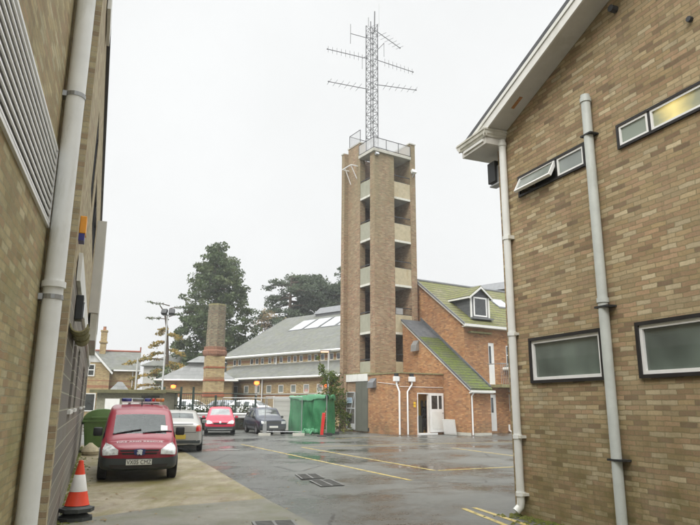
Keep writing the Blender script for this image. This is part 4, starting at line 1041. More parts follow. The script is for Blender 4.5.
# big conifer
R1=random.Random(3)
t = thing('conifer_tree', 'big dark green conical conifer behind the brick chimney', 'tree', W0, (-16.4,75,0), rz=0)
prof=[(1.5,3.7),(4,4.4),(8,4.75),(12,4.5),(15,3.9),(17.5,2.9),(19.5,1.9),(20.8,1.0),(21.4,.25)]
def rad(z):
    for (a,ra),(b,rb_) in zip(prof,prof[1:]):
        if a<=z<=b: return ra+(rb_-ra)*(z-a)/(b-a)
    return .2
cl=[]
lobes=[(R1.uniform(0,2*pi),R1.uniform(2,20),R1.uniform(.75,1.15)) for _ in range(60)]
for i in range(620):
    z=R1.uniform(1.6,21.2); a=R1.uniform(0,2*pi)
    if R1.random()>rad(z)/4.2+.18: continue
    m=1.0
    for (la,lz_,lk) in lobes:
        da=abs((a-la+pi)%(2*pi)-pi)
        if da<.45 and abs(z-lz_)<1.1: m=lk
    q=R1.random()**.45
    r=rad(z)*m*q
    cl.append(((r*cos(a),r*sin(a),z-.25*r*.3),(R1.uniform(.55,.95),R1.uniform(.55,.95),R1.uniform(.35,.6))))
leaves('crown', M['leaf_conifer'], cl, t, per=62, size=.42, droop=.5, rnd=R1)
build('trunk', MB().tube([(0,0,0),(.05,0,8),(0,.05,15),(0,0,20.6)],.55,8,.06), M['bark_red'], t)
lim=MB()
for i in range(40):
    z=2+17*i/40; a=i*2.4; r=rad(z)*.85
    lim.tube([(0,0,z),(r*.5*cos(a),r*.5*sin(a),z+.1),(r*cos(a),r*sin(a),z-.3)],.09,5,.02)
build('limbs', lim, M['bark_red'], t)
# cedars / pines on the right
def cedar(x,y,h,spread,label,seed,lean=0,z0=.35,per=46,mat='leaf_pine',dens=1.0,flat=.22):
    Rn=random.Random(seed)
    t = thing('cedar_tree', label, 'tree', W0, (x,y,0), 'cedars behind the hall', 0)
    cl=[]; lim=MB()
    lim_n=int(26*dens)
    for i in range(lim_n):
        z=h*(z0+(1-z0)*(i+Rn.random())/lim_n); a=Rn.uniform(0,2*pi)
        L=spread*(.35+.65*math.sqrt(max(0,1-((z/h-.55)/.5)**2)))*Rn.uniform(.6,1.1)
        pts=[]; k=5
        for j in range(k+1):
            u=j/k; pts.append((lean*z/h+L*u*cos(a), L*u*sin(a), z+.7*u-1.0*u*u+Rn.uniform(-.1,.1)))
        lim.tube(pts,.13,5,.03)
        for j in range(2,k+1):
            p=pts[j]
            for q in range(2):
                rr=Rn.uniform(.5,1.15)
                cl.append(((p[0]+Rn.gauss(0,.5),p[1]+Rn.gauss(0,.5),p[2]+.2+Rn.gauss(0,.18)),(rr,rr,rr*Rn.uniform(flat,flat+.22))))
    cl.append(((lean,0,h),(.8,.8,.5)))
    build('trunk', MB().tube([(0,0,0),(lean*.4,0,h*.45),(lean*.8,0,h*.8),(lean,0,h)],.45,8,.08), M['bark'], t)
    build('limbs', lim, M['bark'], t)
    leaves('crown', M[mat], cl, t, per=per, size=.40, rnd=Rn)
cedar(-8.4,84,19.0,5.6,'open layered cedar nearest to the conifer with sky showing between its branches',11,.3,.35,56,dens=1.7,flat=.34)
cedar(-4.6,88,19.6,5.0,'dense cedar in the middle of the group behind the hall roof',12,0,.3,64,dens=2.2,flat=.45)
cedar(-1.2,86,20.6,4.4,'tallest dense cedar just left of the drill tower',13,.4,.3,60,dens=1.6,flat=.4)
cedar(2.2,90,20.0,4.6,'cedar mostly hidden behind the drill tower',14,0,.3,46,dens=1.3,flat=.4)
Rn=random.Random(5)
t = thing('autumn_tree', 'thin pale brown autumn tree in the gap between conifer and cedars', 'tree', W0, (-10.9,80,0), rz=0)
build('trunk', MB().tube([(0,0,0),(.1,0,6),(0,0,11)],.2,6,.05), M['bark'], t)
cl=[]; lim=MB()
for i in range(34):
    a=Rn.uniform(0,2*pi); z=Rn.uniform(4,13.5); r=Rn.uniform(.2,2.6)
    lim.tube([(0,0,z*.7),(r*cos(a),r*sin(a),z)],.05,4,.01)
    cl.append(((r*cos(a),r*sin(a),z),Rn.uniform(.4,.8)))
build('limbs', lim, M['bark'], t)
leaves('crown', M['leaf_autumn'], cl, t, per=26, size=.3, rnd=Rn)
# larch
Rn=random.Random(9)
t = thing('larch_tree', 'sparse larch with drooping orange green tiers and a bent bare top', 'tree', W0, (-18.3,62,0), rz=0)
H_=11.2
build('trunk', MB().tube([(0,0,0),(.2,0,3),(.25,0,6),(0,0,9),(-.35,0,10.6),(-.9,0,11.35)],.24,7,.05), M['bark'], t)
cl=[]; lim=MB()
tiers=[(3.0,-2.2),(3.6,2.0),(4.4,-3.0),(5.2,1.6),(5.9,-3.4),(6.5,-2.2),(6.8,1.5),(7.6,-1.5),(8.3,1.3),(8.9,-1.0),(9.9,-2.4),(10.2,1.2),(11.0,1.5),(11.3,-1.9),(4.8,-1.2),(3.4,-3.3),(5.5,2.1),(2.4,1.6)]
for (z,L) in tiers:
    a=Rn.uniform(-.5,.5)
    top_=z>9.4
    pts=[(L*u*cos(a)+.1, L*u*sin(a), z+.5*u-.9*u*u*(.3 if top_ else 1)) for u in (0,.25,.5,.75,1)]
    lim.tube(pts,.06,5,.02)
    for u in ((.55,.85,1.0) if top_ else (.3,.45,.6,.72,.84,.95,1.05)):
        p=(L*u*cos(a)+.1, L*u*sin(a), z+.5*u-.9*u*u*(.3 if top_ else 1))
        cl.append(((p[0],p[1]+Rn.gauss(0,.3),p[2]+.02),(Rn.uniform(.35,.6),.4,Rn.uniform(.10,.2))))
build('limbs', lim, M['bark'], t)
leaves('crown', M['leaf_larch'], [c for c in cl if c[0][2]<9.3], t, per=30, size=.28, rnd=Rn)
leaves('top_foliage', M['leaf_conifer'], [c for c in cl if c[0][2]>=9.3], t, per=30, size=.24, rnd=Rn)
# smaller dark trees filling behind lodge and under the conifer
def bush(name,label,cat,x,y,spec,mat,per,size,seed,stem=True,group=None):
    Rn=random.Random(seed)
    t=thing(name,label,cat,W0,(x,y,0),group,0)
    cl=[((Rn.gauss(0,sx*.42),Rn.gauss(0,sy*.42),max(.15,z0+Rn.random()*(z1-z0))),Rn.uniform(.25,.5)*sc) for (sx,sy,z0,z1,sc,n) in spec for _ in range(n)]
    leaves('foliage',M[mat],cl,t,per=per,size=size,rnd=Rn)
    if stem:
        st=MB()
        for _ in range(7):
            a=Rn.uniform(0,2*pi); r=Rn.uniform(.1,.5)
            st.tube([(0,0,0),(r*cos(a)*.5,r*sin(a)*.5,spec[0][3]*.5),(r*cos(a),r*sin(a),spec[0][3]*.9)],.035,5,.01)
        build('stem',st,M['bark'],t)
bush('shrub','dark evergreen shrub between the larch and the grey lodge','shrub',-17.0,60,[(1.6,1.2,.2,4.6,2.2,30)],'leaf_conifer',46,.3,21)
bush('shrub','tall yellow green shrub with a leaning sprig between the tarpaulin and the tower','shrub',-1.15,41.2,[(.55,.5,.1,3.4,1.3,34),(.25,.25,3.2,3.6,.8,4)],'leaf_shrub',44,.2,22)
Rn=random.Random(31)
tp=thing('climbing_shrub','low ivy like shrub against the yellow brick edge of the tower base','shrub',W0,(-.62,39.9,0),rz=0)
leaves('foliage',M['leaf_shrub'],[((Rn.gauss(0,.32),Rn.gauss(0,.25),Rn.uniform(.1,2.6)),Rn.uniform(.2,.4)) for _ in range(26)],tp,per=42,size=.17,rnd=Rn)
build('stem',MB().tube([(0,0,0),(.1,0,1.2),(0,.1,2.4)],.04,5,.015),M['bark'],tp)
tp=thing('shrub_sprig','single tall leafy sprig rising in front of the hall wall above the green tarpaulin','shrub',W0,(-1.55,39.4,0),rz=0)
st=[(.35,0,0),(.3,0,2.0),(.1,0,3.2),(-.25,0,4.1),(-.42,0,4.55)]
build('stem',MB().tube(st,.035,5,.01),M['bark'],tp)
leaves('foliage',M['leaf_shrub'],[((st[3][0]+Rn.gauss(0,.1),Rn.gauss(0,.12),3.9+Rn.gauss(0,.2)),.22) for _ in range(5)]+[((st[4][0]+Rn.gauss(0,.05),0,4.5),.14)]+[((.1+Rn.gauss(0,.12),Rn.gauss(0,.12),3.1+Rn.gauss(0,.25)),.26) for _ in range(8)]+[((.25+Rn.gauss(0,.2),Rn.gauss(0,.15),2.3+Rn.gauss(0,.35)),.3) for _ in range(10)],tp,per=30,size=.17,rnd=Rn)

# ------------------------------------------------------------------ bank, barrier, fence, hedge
struct('embankment', MB().prism([(-15.5,0),(-1.8,0),(-1.8,.55),(-15.5,.55)],'y',43.2,49.5), M['grass'])
Rn=random.Random(41)
hd=thing('hedge','dark clipped hedge along the back of the car park behind the barrier','hedge',W0,(-8,42.4,0),rz=0)
cl=[((Rn.uniform(-4.4,4.6),Rn.gauss(0,.28),Rn.uniform(.1,1.35)),(Rn.uniform(.3,.5),.35,.3)) for _ in range(150)]
leaves('foliage',M['leaf_hedge'],cl,hd,per=46,size=.2,rnd=Rn)
build('stems',MB().box(-4.3,4.5,-.12,.12,0,1.1),M['bark'],hd)
cb=thing('crash_barrier','pale grey steel crash barrier on posts behind the parked red and blue cars','barrier',W0,(-7,41.0,0),rz=0)
build('rail',MB().prism([(0,.75),(-.06,.80),(-.06,.88),(0,.92),(-.06,.96),(-.06,1.03),(0,1.08),(.02,1.08),(.02,.75)],'x',-5.2,3.4),M['galv_pale'],cb)
for x in (-4.6,-2.6,-.6,1.4,3.2): build('post',MB().box(x-.06,x+.06,.022,.12,0,1.08),M['galv'],cb)
gf=thing('railing_fence','dark green steel fence with tall posts behind the silver car','fence',W0,(-10.6,41.35,0),rz=0)
x0,x1=-2.0,4.6
build('rail',MB().box(x0,x1,-.02,.02,2.28,2.33).box(x0,x1,-.02,.02,1.5,1.55).box(x0,x1,-.02,.02,.4,.45),M['fence_green'],gf)
for x in (-1.5,-.38,.42,1.9,3.2,4.5): build('post',MB().box(x-.06,x+.06,-.06,.06,0,2.72 if x<1 else 2.2),M['fence_green'],gf)
bars=MB()
for i in range(int((x1-x0)/.14)): bars.box(x0+i*.14-.010,x0+i*.14+.010,-.012,.012,.1,2.25 if i*.14+x0<1 else 1.9)
build('bars',bars,M['fence_green'],gf)

# temporary fence panels
def block(mb,x,y): mb.box(x-.32,x+.32,y-.12,y+.12,0,.13)
hf=thing('temporary_fence','galvanised temporary mesh fence panel with block feet in front of the navy car','fence',W0,(-3.9,34.4,0),rz=radians(3))
mb=MB()
for (a,b) in (((-.62,0,.1),(-.62,0,2.02)),((1.35,0,.1),(1.35,0,2.02)),((-.62,0,2.02),(1.35,0,2.02)),((-.62,0,.2),(1.35,0,.2))): mb.tube([a,b],.019,8)
build('frame',mb,M['galv'],hf)
build('mesh_infill',MB().poly([(-.6,0,.22),(1.33,0,.22),(1.33,0,2.0),(-.6,0,2.0)]),mesh_panel('heras_mesh',(.42,.43,.43),.10),hf)
mb=MB(); block(mb,-.62,0); build('foot',mb,M['concrete_trim'],hf)
mb=MB(); block(mb,1.2,-.02); build('foot',mb,M['concrete_trim'],hf)
build('post_clamp',MB().box(-.72,-.52,-.08,.08,.131,.62),M['galv'],hf)
hf2=thing('temporary_fence','long galvanised temporary fence panel standing behind the navy and red cars','fence',W0,(-6.4,40.25,0),rz=0)
mb=MB()
for (a,b) in (((-1.6,0,.1),(-1.6,0,2.02)),((1.2,0,.1),(1.2,0,2.02)),((3.2,0,.1),(3.2,0,2.02)),((-1.6,0,2.02),(3.2,0,2.02))): mb.tube([a,b],.024,8)
build('frame',mb,M['galv'],hf2)
for x in (-1.6,1.2,3.2):
    mb=MB(); block(mb,x,0); build('foot',mb,M['concrete_trim'],hf2)
hb=thing('hoarding_panel','pale grey boarded hoarding panel between the navy car and the green tarpaulin','hoarding',W0,(-4.05,40.5,0),rz=0)
build('board',MB().box(-.72,.42,0,.05,.05,2.1),M['hoarding'],hb)
build('post',MB().box(-.80,-.725,-.03,.06,0,2.15),M['white_dirty'],hb); build('post',MB().box(.43,.53,-.03,.06,0,2.15),M['hoarding'],hb)
mb=MB()
for i in range(7): mb.box(-.72,.42,-.012,-.002,.05+i*.3,.065+i*.3)
build('board_joint',mb,M['concrete_trim'],hb)

# green tarpaulin over fence panels
tb=thing('tarpaulin_screen','crumpled green tarpaulin draped over fence panels beside the tower','tarpaulin',W0,(-2.1,36,0),rz=0)
a0=Vector((-3.45,37.4)); a1=Vector((-1.22,34.6)); a2=Vector((-.88,36.1)); base=Vector((-2.1,36))
Rn=random.Random(17)
def drape(name,p,q,hl_,hr_,n=56,m=26,amp=.11,seed=1,mat='tarp'):
    Rr=random.Random(seed); ph=[Rr.uniform(0,6.3) for _ in range(8)]
    d=(q-p); nn=Vector((-d.y,d.x)).normalized()
    if nn.y>0: nn=-nn
    v=[];f=[]
    for i in range(n+1):
        u=i/n
        for j in range(m+1):
            w=j/m
            fold=amp*(.55*sin(9*u+ph[0]+1.6*w)+.5*sin(21*u+ph[1]-2.2*w)+.3*sin(43*u+ph[2]+3*w)+.3*sin(6*w+5*u+ph[3]))
            fold*= .35+.9*sin(pi*min(1,w*1.05))
            top_=hl_+(hr_-hl_)*u+.05*sin(11*u+ph[4])-.10*sin(pi*((u*3)%1))*.6
            bot=.06+.10*max(0,sin(7*u+ph[5]))+.03*sin(31*u+ph[6])
            z=bot+(top_-bot)*w
            pt=p+d*u+nn*(fold+.02+ (.10*(1-w) if 1 else 0)*max(0,sin(5*u+ph[7])))
            v.append((pt.x-base.x,pt.y-base.y,z))
    for i in range(n):
        for j in range(m):
            k=i*(m+1)+j; f.append((k,k+m+1,k+m+2,k+1))
    mb=MB(); mb.v=v; mb.f=f
    return build(name,mb,M[mat],tb,smooth=True)
drape('front_sheet',a0,a1,2.12,2.18,seed=2)
drape('side_sheet',a1,a2,2.18,2.08,n=24,seed=5,amp=.06)
def fold(p,q,seed):
    Rr=random.Random(seed); v=[];f=[]; n=26; d=(q-p); nn=Vector((-d.y,d.x)).normalized()
    if nn.y>0: nn=-nn
    for i in range(n+1):
        u=i/n; h=2.12+.03*sin(7*u+seed)+Rr.uniform(-.02,.02); dr=.10+.16*abs(sin(3.1*u+seed))**2+Rr.uniform(0,.05)
        for (o,z) in ((-.05,h-.02),(.0,h+.04),(.07,h+.02),(.12,h-dr*.5),(.11,h-dr)):
            pt=p+d*u+nn*o; v.append((pt.x-base.x,pt.y-base.y,z))
    for i in range(n):
        for k in range(4): a=i*5+k; f.append((a,a+5,a+6,a+1))
    m=MB(); m.v=v; m.f=f; return m
build('top_fold',fold(a0,a1,3),M['tarp_fade'],tb,smooth=True)
build('top_fold',fold(a1,a2,8),M['tarp'],tb,smooth=True)
mb=MB()
for p in (a0,a1,a2): mb.tube([(*(p-base),0),(*(p-base),2.16)],.024,8)
for p,q in ((a0,a1),(a1,a2)): mb.tube([(*(p-base),2.05),(*(q-base),2.05)],.022,8)
build('frame',mb,M['galv'],tb)
for p in (a0,a1,a2):
    q=p-base; build('foot',MB().obox((q.x,q.y,.07),(.62,.24,.14),.5),M['rubber_black'],tb)
mb=MB()
for k in range(9):
    mb.obox((-.1+.09*k-.3,-.95+.1*sin(k*2),.12+.13*abs(sin(k*1.3))),(.26,.10,.22),k*.9,.5*sin(k*2.2))
build('torn_flap',mb,M['tarp_fade'],tb,smooth=True,bevel=.03)
rp_=thing('barrier_post','red plastic barrier post standing in front of the green tarpaulin','post',W0,(-1.42,33.7,0),rz=0)
build('post',MB().obox((.04,0,.64),(.17,.12,1.14),0,0,radians(5)),M['red_plastic'],rp_,bevel=.02)
build('foot',MB().box(-.25,.25,-.14,.14,0,.075),M['rubber_black'],rp_,bevel=.02)

# ------------------------------------------------------------------ bin and cone
bn=thing('wheeled_bin','large dark green wheeled refuse container with domed lid beside the red van','bin',LF,(.62,10.6,0))
bm_=MB(); 
def frus(mb,x0,x1,y0,y1,z0,X0,X1,Y0,Y1,z1):
    mb.add([(x0,y0,z0),(x1,y0,z0),(x1,y1,z0),(x0,y1,z0),(X0,Y0,z1),(X1,Y0,z1),(X1,Y1,z1),(X0,Y1,z1)],[(3,2,1,0),(4,5,6,7),(0,1,5,4),(1,2,6,5),(2,3,7,6),(3,0,4,7)])
frus(bm_,.16,1.16,10.25,11.35,.17,.06,1.26,10.15,11.45,1.02)
build('body',bm_,M['bin_green'],bn,bevel=.03)
mb=MB()
for x in (.2,.42,.64,.86,1.08): mb.prism([(10.25-.03,.22),(10.15-.03,1.0),(10.15+.02,1.0),(10.25+.02,.22)],'x',x,x+.04)
build('rib',mb,M['bin_green'],bn)
build('rim',MB().box(.02,1.30,10.11,11.49,1.0,1.07),M['bin_green'],bn,bevel=.015)
mb=MB(); n=10
mb.prism([(.03+1.26*(1-cos(pi*i/n))/2, 1.075+.36*sin(pi*i/n)) for i in range(n+1)],'y',10.12,11.48)
ld=build('lid',mb,M['bin_green'],bn,smooth=True,bevel=.015)
build('lid_handle',MB().tube([(.3,10.10,1.14),(.3,10.04,1.16),(1.0,10.04,1.16),(1.0,10.10,1.14)],.018,6),M['bin_green'],ld)
build('trunnion',MB().cyl((-.04,10.8,.95),(.08,10.8,.95),.04,8).cyl((1.24,10.8,.95),(1.36,10.8,.95),.04,8),M['bin_green'],bn)
for (x,y) in ((.25,10.4),(1.05,10.4),(.25,11.2),(1.05,11.2)):
    build('wheel',MB().cyl((x-.03,y,.095),(x+.03,y,.095),.095,12).box(x-.05,x+.05,y-.02,y+.02,.1,.2),M['rubber_black'],bn)
bt=thing('rubble_bag','pale brown sack slumped on the ground between the bin and the clad wall','bag',LF,(.35,9.3,0))
build('sack',MB().lathe([(.02,0),(.24,.02),(.27,.12),(.22,.24),(.10,.33),(.05,.38)],(.35,9.3,0),12),plain('sack',(.36,.31,.2),.8,var=.25,scale=9),bt,smooth=True)
build('neck_tie',MB().lathe([(.055,.335),(.062,.35),(.055,.365)],(.35,9.3,0),10),M['dark_metal'],bt)
CX,CY=-3.85,9.33
def conebase(mb,z,s,r):
    n=4; R=s/2
    pts=[]
    for k in range(8):
        a=pi/8+k*pi/4; pts.append((R*1.08*cos(a),R*1.08*sin(a)))
    mb.prism([(x,y) for x,y in pts],'z',z,z+.05)
    mb.lathe([(R*.9,z+.05),(R*.72,z+.085),(R*.5,z+.10)],(0,0,0),20)
sb=thing('cone_base','loose black rubber cone base lying under the traffic cone','cone base',W0,(CX-.02,CY+.01,0),rz=.4)
mb=MB(); conebase(mb,0,.46,.1); build('slab',mb,M['rubber_black'],sb,smooth=True)
build('rim',MB().lathe([(.13,.101),(.15,.115),(.17,.10)],(0,0,0),20),M['rubber_black'],sb,smooth=True)
cn=thing('traffic_cone','orange and white traffic cone standing on a stack of black rubber bases','traffic cone',W0,(CX,CY,0),rz=.1)
mb=MB(); conebase(mb,.118,.44,.1); build('base',mb,M['rubber_black'],cn,smooth=True)
build('cone',MB().lathe([(.168,.205),(.160,.22),(.118,.39)],(0,0,0),28),M['cone_orange'],cn,smooth=True)
build('reflective_band',MB().lathe([(.1195,.388),(.1195,.392),(.073,.612),(.072,.614)],(0,0,0),28),M['cone_white'],cn,smooth=True)
build('cone_top',MB().lathe([(.0715,.612),(.034,.775),(.033,.80),(.022,.805),(.02,.77)],(0,0,0),24),M['cone_orange'],cn,smooth=True)

# ------------------------------------------------------------------ vehicles
def shell(st, tagf):
    """half sections -> mirrored cage, subdivided; returns dict tag -> (verts, faces) and a BVH"""
    N=len(st); v=[]; idx={}
    for i,(y,wS,wB,zb,zm,zbelt,wT,zt) in enumerate(st):
        half=[(0,zb),(wS*.9,zb),(wS,zb+.10),(wB*1.01,zm),(wB,zbelt),(wT,zt-.055),(wT*.90,zt-.005),(0,zt+.02)]
        for j,(x,z) in enumerate(half):
            for s in ((1,) if x==0 else (1,-1)):
                idx[(i,j,s)]=len(v); v.append((x*s,y,z))
            if x==0: idx[(i,j,-1)]=idx[(i,j,1)]
    faces=[];tags=[]
    for i in range(N-1):
        for j in range(7):
            for s in (1,-1):
                f=[idx[(i,j,s)],idx[(i+1,j,s)],idx[(i+1,j+1,s)],idx[(i,j+1,s)]]
                faces.append(f if s==1 else f[::-1]); tags.append(tagf(i,j))
    for i,e in ((0,'front'),(N-1,'rear')):
        for j in range(7):
            a,b,c,d=idx[(i,j,1)],idx[(i,j,-1)],idx[(i,j+1,-1)],idx[(i,j+1,1)]
            f=[a,b,c,d]; f=[q for k,q in enumerate(f) if q not in f[:k]]
            faces.append(f); tags.append(tagf(e,j))
    names=sorted(set(tags))
    me=bpy.data.meshes.new('cage'); me.from_pydata(v,[],faces)
    bm=bmesh.new(); bm.from_mesh(me); bmesh.ops.recalc_face_normals(bm,faces=bm.faces); bm.to_mesh(me); bm.free()
    for p,t in zip(me.polygons,tags): p.material_index=names.index(t)
    for n in names: me.materials.append(None)
    o=bpy.data.objects.new('cage',me); COL.objects.link(o)
    m=o.modifiers.new('s','SUBSURF'); m.levels=2; m.render_levels=2
    dg=bpy.context.evaluated_depsgraph_get(); ev=o.evaluated_get(dg); em=ev.to_mesh()
    V=[tuple(q.co) for q in em.vertices]; P=[tuple(p.vertices) for p in em.polygons]; MI=[p.material_index for p in em.polygons]
    NR=[tuple(q.normal) for q in em.vertices]
    ev.to_mesh_clear(); bpy.data.objects.remove(o); bpy.data.meshes.remove(me)
    bvh=BVHTree.FromPolygons(V,P)
    out={}
    for k,n in enumerate(names):
        vs={};vv=[];ff=[];nn=[]
        for p,mi in zip(P,MI):
            if mi!=k: continue
            f=[]
            for q in p:
                if q not in vs: vs[q]=len(vv); vv.append(V[q]); nn.append(NR[q])
                f.append(vs[q])
            ff.append(tuple(f))
        out[n]=(vv,ff,nn)
    return out,bvh
def shellpart(name, data, mat, parent):
    vv,ff,nn=data
    me=bpy.data.meshes.new(name); me.from_pydata(vv,[],ff); me.materials.append(mat)
    me.polygons.foreach_set('use_smooth',[True]*len(ff))
    me.normals_split_custom_set_from_vertices(nn)
    o=bpy.data.objects.new(name,me); COL.objects.link(o); o.parent=parent
    OFF[o.name]=Vector((0,0,0)); return o
def decal(bvh, name, polys, mat, parent, frm='front', off=.006, thick=.012, cuts=3, smooth=True):
    """outlines (x,z) laid on to the body along y (front/rear) or (x,y) along z (top)"""
    bm=bmesh.new()
    for poly in polys:
        bm.faces.new([bm.verts.new((x,0,z)) for x,z in poly])
    bmesh.ops.triangulate(bm,faces=bm.faces)
    if cuts: bmesh.ops.subdivide_edges(bm,edges=bm.edges,cuts=cuts,use_grid_fill=True)
    for v in bm.verts:
        x,_,z=v.co
        if frm=='front': o,d=Vector((x,-3,z)),Vector((0,1,0))
        elif frm=='rear': o,d=Vector((x,9,z)),Vector((0,-1,0))
        else: o,d=Vector((x,z,5)),Vector((0,0,-1))
        h=bvh.ray_cast(o,d)
        if h[0] is None: h=(bvh.find_nearest(o+d*3)[0],)
        v.co=h[0]-d*off
    d={'front':Vector((0,1,0)),'rear':Vector((0,-1,0)),'top':Vector((0,0,-1))}[frm]
    r=bmesh.ops.extrude_face_region(bm,geom=list(bm.faces))
    for e in r['geom']:
        if isinstance(e,bmesh.types.BMVert): e.co=e.co-d*thick
    bmesh.ops.recalc_face_normals(bm,faces=bm.faces)
    me=bpy.data.meshes.new(name); finish(bm,me,mat,smooth)
    o=bpy.data.objects.new(name,me); COL.objects.link(o); o.parent=parent; OFF[o.name]=Vector((0,0,0)); return o
def text_polys(txt,size,cx,cz,sx=1.0,shear=0):
    cu=bpy.data.curves.new('t','FONT'); cu.body=txt; cu.size=size; cu.align_x='CENTER'; cu.align_y='CENTER'; cu.resolution_u=3
    o=bpy.data.objects.new('t',cu); COL.objects.link(o)
    dg=bpy.context.evaluated_depsgraph_get(); dg.update(); me=bpy.data.meshes.new_from_object(o.evaluated_get(dg))
    V=[(q.co.x*sx+cx,q.co.y+cz) for q in me.vertices]; P=[[V[k] for k in p.vertices] for p in me.polygons]
    bpy.data.objects.remove(o); bpy.data.curves.remove(cu); bpy.data.meshes.remove(me)
    return P
def wheel(parent,x,y,r,side):
    w=build('wheel',MB().lathe([(r*.62,-.08),(r*.9,-.095),(r,-.075),(r,.075),(r*.9,.095),(r*.62,.08)],(x,y,r),24,'x'),M['tyre'],parent,smooth=True)
    xs=x+side*.078
    mb=MB().lathe([(r*.64,0),(r*.60,side*.012),(r*.5,-side*.01),(.05,side*.004),(.045,side*.016),(.001,side*.018)],(xs,y,r),20,'x')
    for k in range(6):
        a=k*pi/3; mb.obox((xs+side*.004,y+cos(a)*r*.33,r+sin(a)*r*.33),(.02,r*.42,.05),0,a)
    build('rim',mb,M['rim'],w,smooth=True)
def arch(mb,x,y,r,side):
    pts=[(y+(r+.07)*cos(a),max(.19,r+(r+.07)*sin(a))) for a in [pi*k/12 for k in range(13)]]
    mb.prism(pts,'x',x-.10*side,x+.006*side)
def car(name,label,cat,paint,st,tagf,pos,rot,hw,wheels,r,group=None,bumper='bumper_grey',z=0,glass='car_glass'):
    t=thing(name,label,cat,W0,(pos[0],pos[1],z),group,radians(rot))
    out,bvh=shell(st,tagf)
    nm={'body':('body',M[paint]),'bumper':('bumper',M[bumper]),'ws':('windscreen',M[glass]),'side':('side_window',M[glass]),'rear':('rear_window',M[glass]),'roof':('roof',M[paint])}
    for k,d in out.items():
        if k!='side': shellpart(nm[k][0],d,nm[k][1],t); continue
        vv,ff,nn=d; par=list(range(len(vv)))          # every side window a part of its own
        def find(a):
            while par[a]!=a: a=par[a]
            return a
        for f in ff:
            for q in f[1:]: par[find(q)]=find(f[0])
        for root in sorted({find(f[0]) for f in ff}):
            fs=[f for f in ff if find(f[0])==root]; ids=sorted({q for f in fs for q in f}); mp={q:i for i,q in enumerate(ids)}
            shellpart(nm[k][0],([vv[q] for q in ids],[tuple(mp[q] for q in f) for f in fs],[nn[q] for q in ids]),nm[k][1],t)
    if glass=='clear_glass':      # a lined cabin behind the glass
        for k,d in out.items():
            if k=='body': shellpart('cabin_lining',([tuple(Vector(a)-Vector(b)*.03) for a,b in zip(d[0],d[2])],d[1],[tuple(-Vector(b)) for b in d[2]]),M['cabin'],t)
        build('dashboard',MB().prism([(.75,.55),(.85,.78),(1.15,.80),(1.2,.6)],'x',-.68,.68),M['seat'],t,bevel=.03)
        build('cabin_floor',MB().box(-.7,.7,.8,3.6,.3,.34),M['seat'],t)
        for x in (-.36,.36):
            st_=build('seat',MB().obox((x,1.95,.74),(.46,.16,.66),0,radians(-12)).box(x-.23,x+.23,1.45,1.95,.38,.54),M['seat'],t,bevel=.04,smooth=True)
            build('head_rest',MB().obox((x,2.05,1.16),(.26,.1,.17),0,radians(-10)),M['seat'],st_,bevel=.03,smooth=True)
        build('steering_wheel',MB().tube([(-.36+.17*cos(a),1.28+.08*sin(a),.86+.15*sin(a)) for a in [2*pi*k/16 for k in range(17)]],.016,6),M['black_plastic'],t)
        build('interior_mirror',MB().box(-.1,.1,1.50,1.52,1.25,1.31),M['black_plastic'],t)
    for y in wheels:
        for s in (1,-1):
            am_=MB(); arch(am_,hw*s,y,r,s); build('wheel_arch',am_,M['black_plastic'],t)
    for y in wheels:
        for s in (1,-1): wheel(t,(hw-.085)*s,y,r,s)
    return t,bvh
def mirrors(t,x,y,z,mat,sz=(.20,.09,.17)):
    for s in (1,-1):
        m=build('wing_mirror',MB().obox((s*x,y,z),sz),mat,t,bevel=.035,smooth=True)
        build('mirror_glass',MB().box(s*x-sz[0]*.4,s*x+sz[0]*.4,y+sz[1]/2+.001,y+sz[1]/2+.006,z-sz[2]*.38,z+sz[2]*.38),M['glass_pale'],m)
def plate(t,bvh,txt,cz,mat,frm,w=.52,h=.115,cx=0):
    bk=decal(bvh,'number_plate',[[(cx-w/2,cz-h/2),(cx+w/2,cz-h/2),(cx+w/2,cz+h/2),(cx-w/2,cz+h/2)]],M[mat],t,frm,.014,.01,1,False)
    if txt: decal(bvh,'lettering',text_polys(txt,h*1.06,cx*(1),cz-.003,.86 if frm=='front' else -.86),M['plate_black'],bk,frm,.028,.003,0,False)
def mirror_pts(p): return [(-x,z) for x,z in p][::-1]

# --- red fire service van
vst=[(0,.60,.58,.27,.48,.58,.48,.66),(.05,.75,.73,.24,.52,.63,.58,.72),(.22,.80,.78,.21,.56,.70,.66,.78),(.50,.815,.80,.20,.60,.74,.72,.815),(.80,.82,.81,.20,.60,.78,.765,.85),
 (1.46,.82,.815,.20,.62,.90,.705,1.45),(1.60,.82,.815,.20,.62,.90,.70,1.51),(2.40,.82,.815,.20,.62,.90,.695,1.59),(2.53,.82,.815,.20,.62,.90,.695,1.60),(3.8,.82,.815,.20,.62,.90,.695,1.60),(3.96,.81,.805,.22,.62,.90,.68,1.54),(4.02,.75,.75,.26,.62,.90,.55,1.4)]
def vtag(i,j):
    if i=='front': return 'bumper' if j<3 else 'body'
    if i=='rear': return 'bumper' if j<2 else 'body'
    if j<3 and i<3: return 'bumper'
    if j<1: return 'bumper'
    if i==4 and j==6: return 'ws'
    if j==4 and i in (4,6): return 'side'
    return 'body'
van,vb=car('parked_van','crimson fire service van with blue roof beacons parked facing the camera on mossy concrete','van','van_red',vst,vtag,(-4.44,13.72),19.5,.815,(.72,3.35),.30,glass='clear_glass')
for pl in ([(.43,.56),(.735,.545),(.755,.66),(.70,.78),(.57,.75),(.43,.655)],):
    for p in (pl,mirror_pts(pl)): 
        h_=decal(vb,'headlight',[p],M['lamp_glass'],van,'front',.004,.02,4)
        cx_=sum(q[0] for q in p)/len(p); 
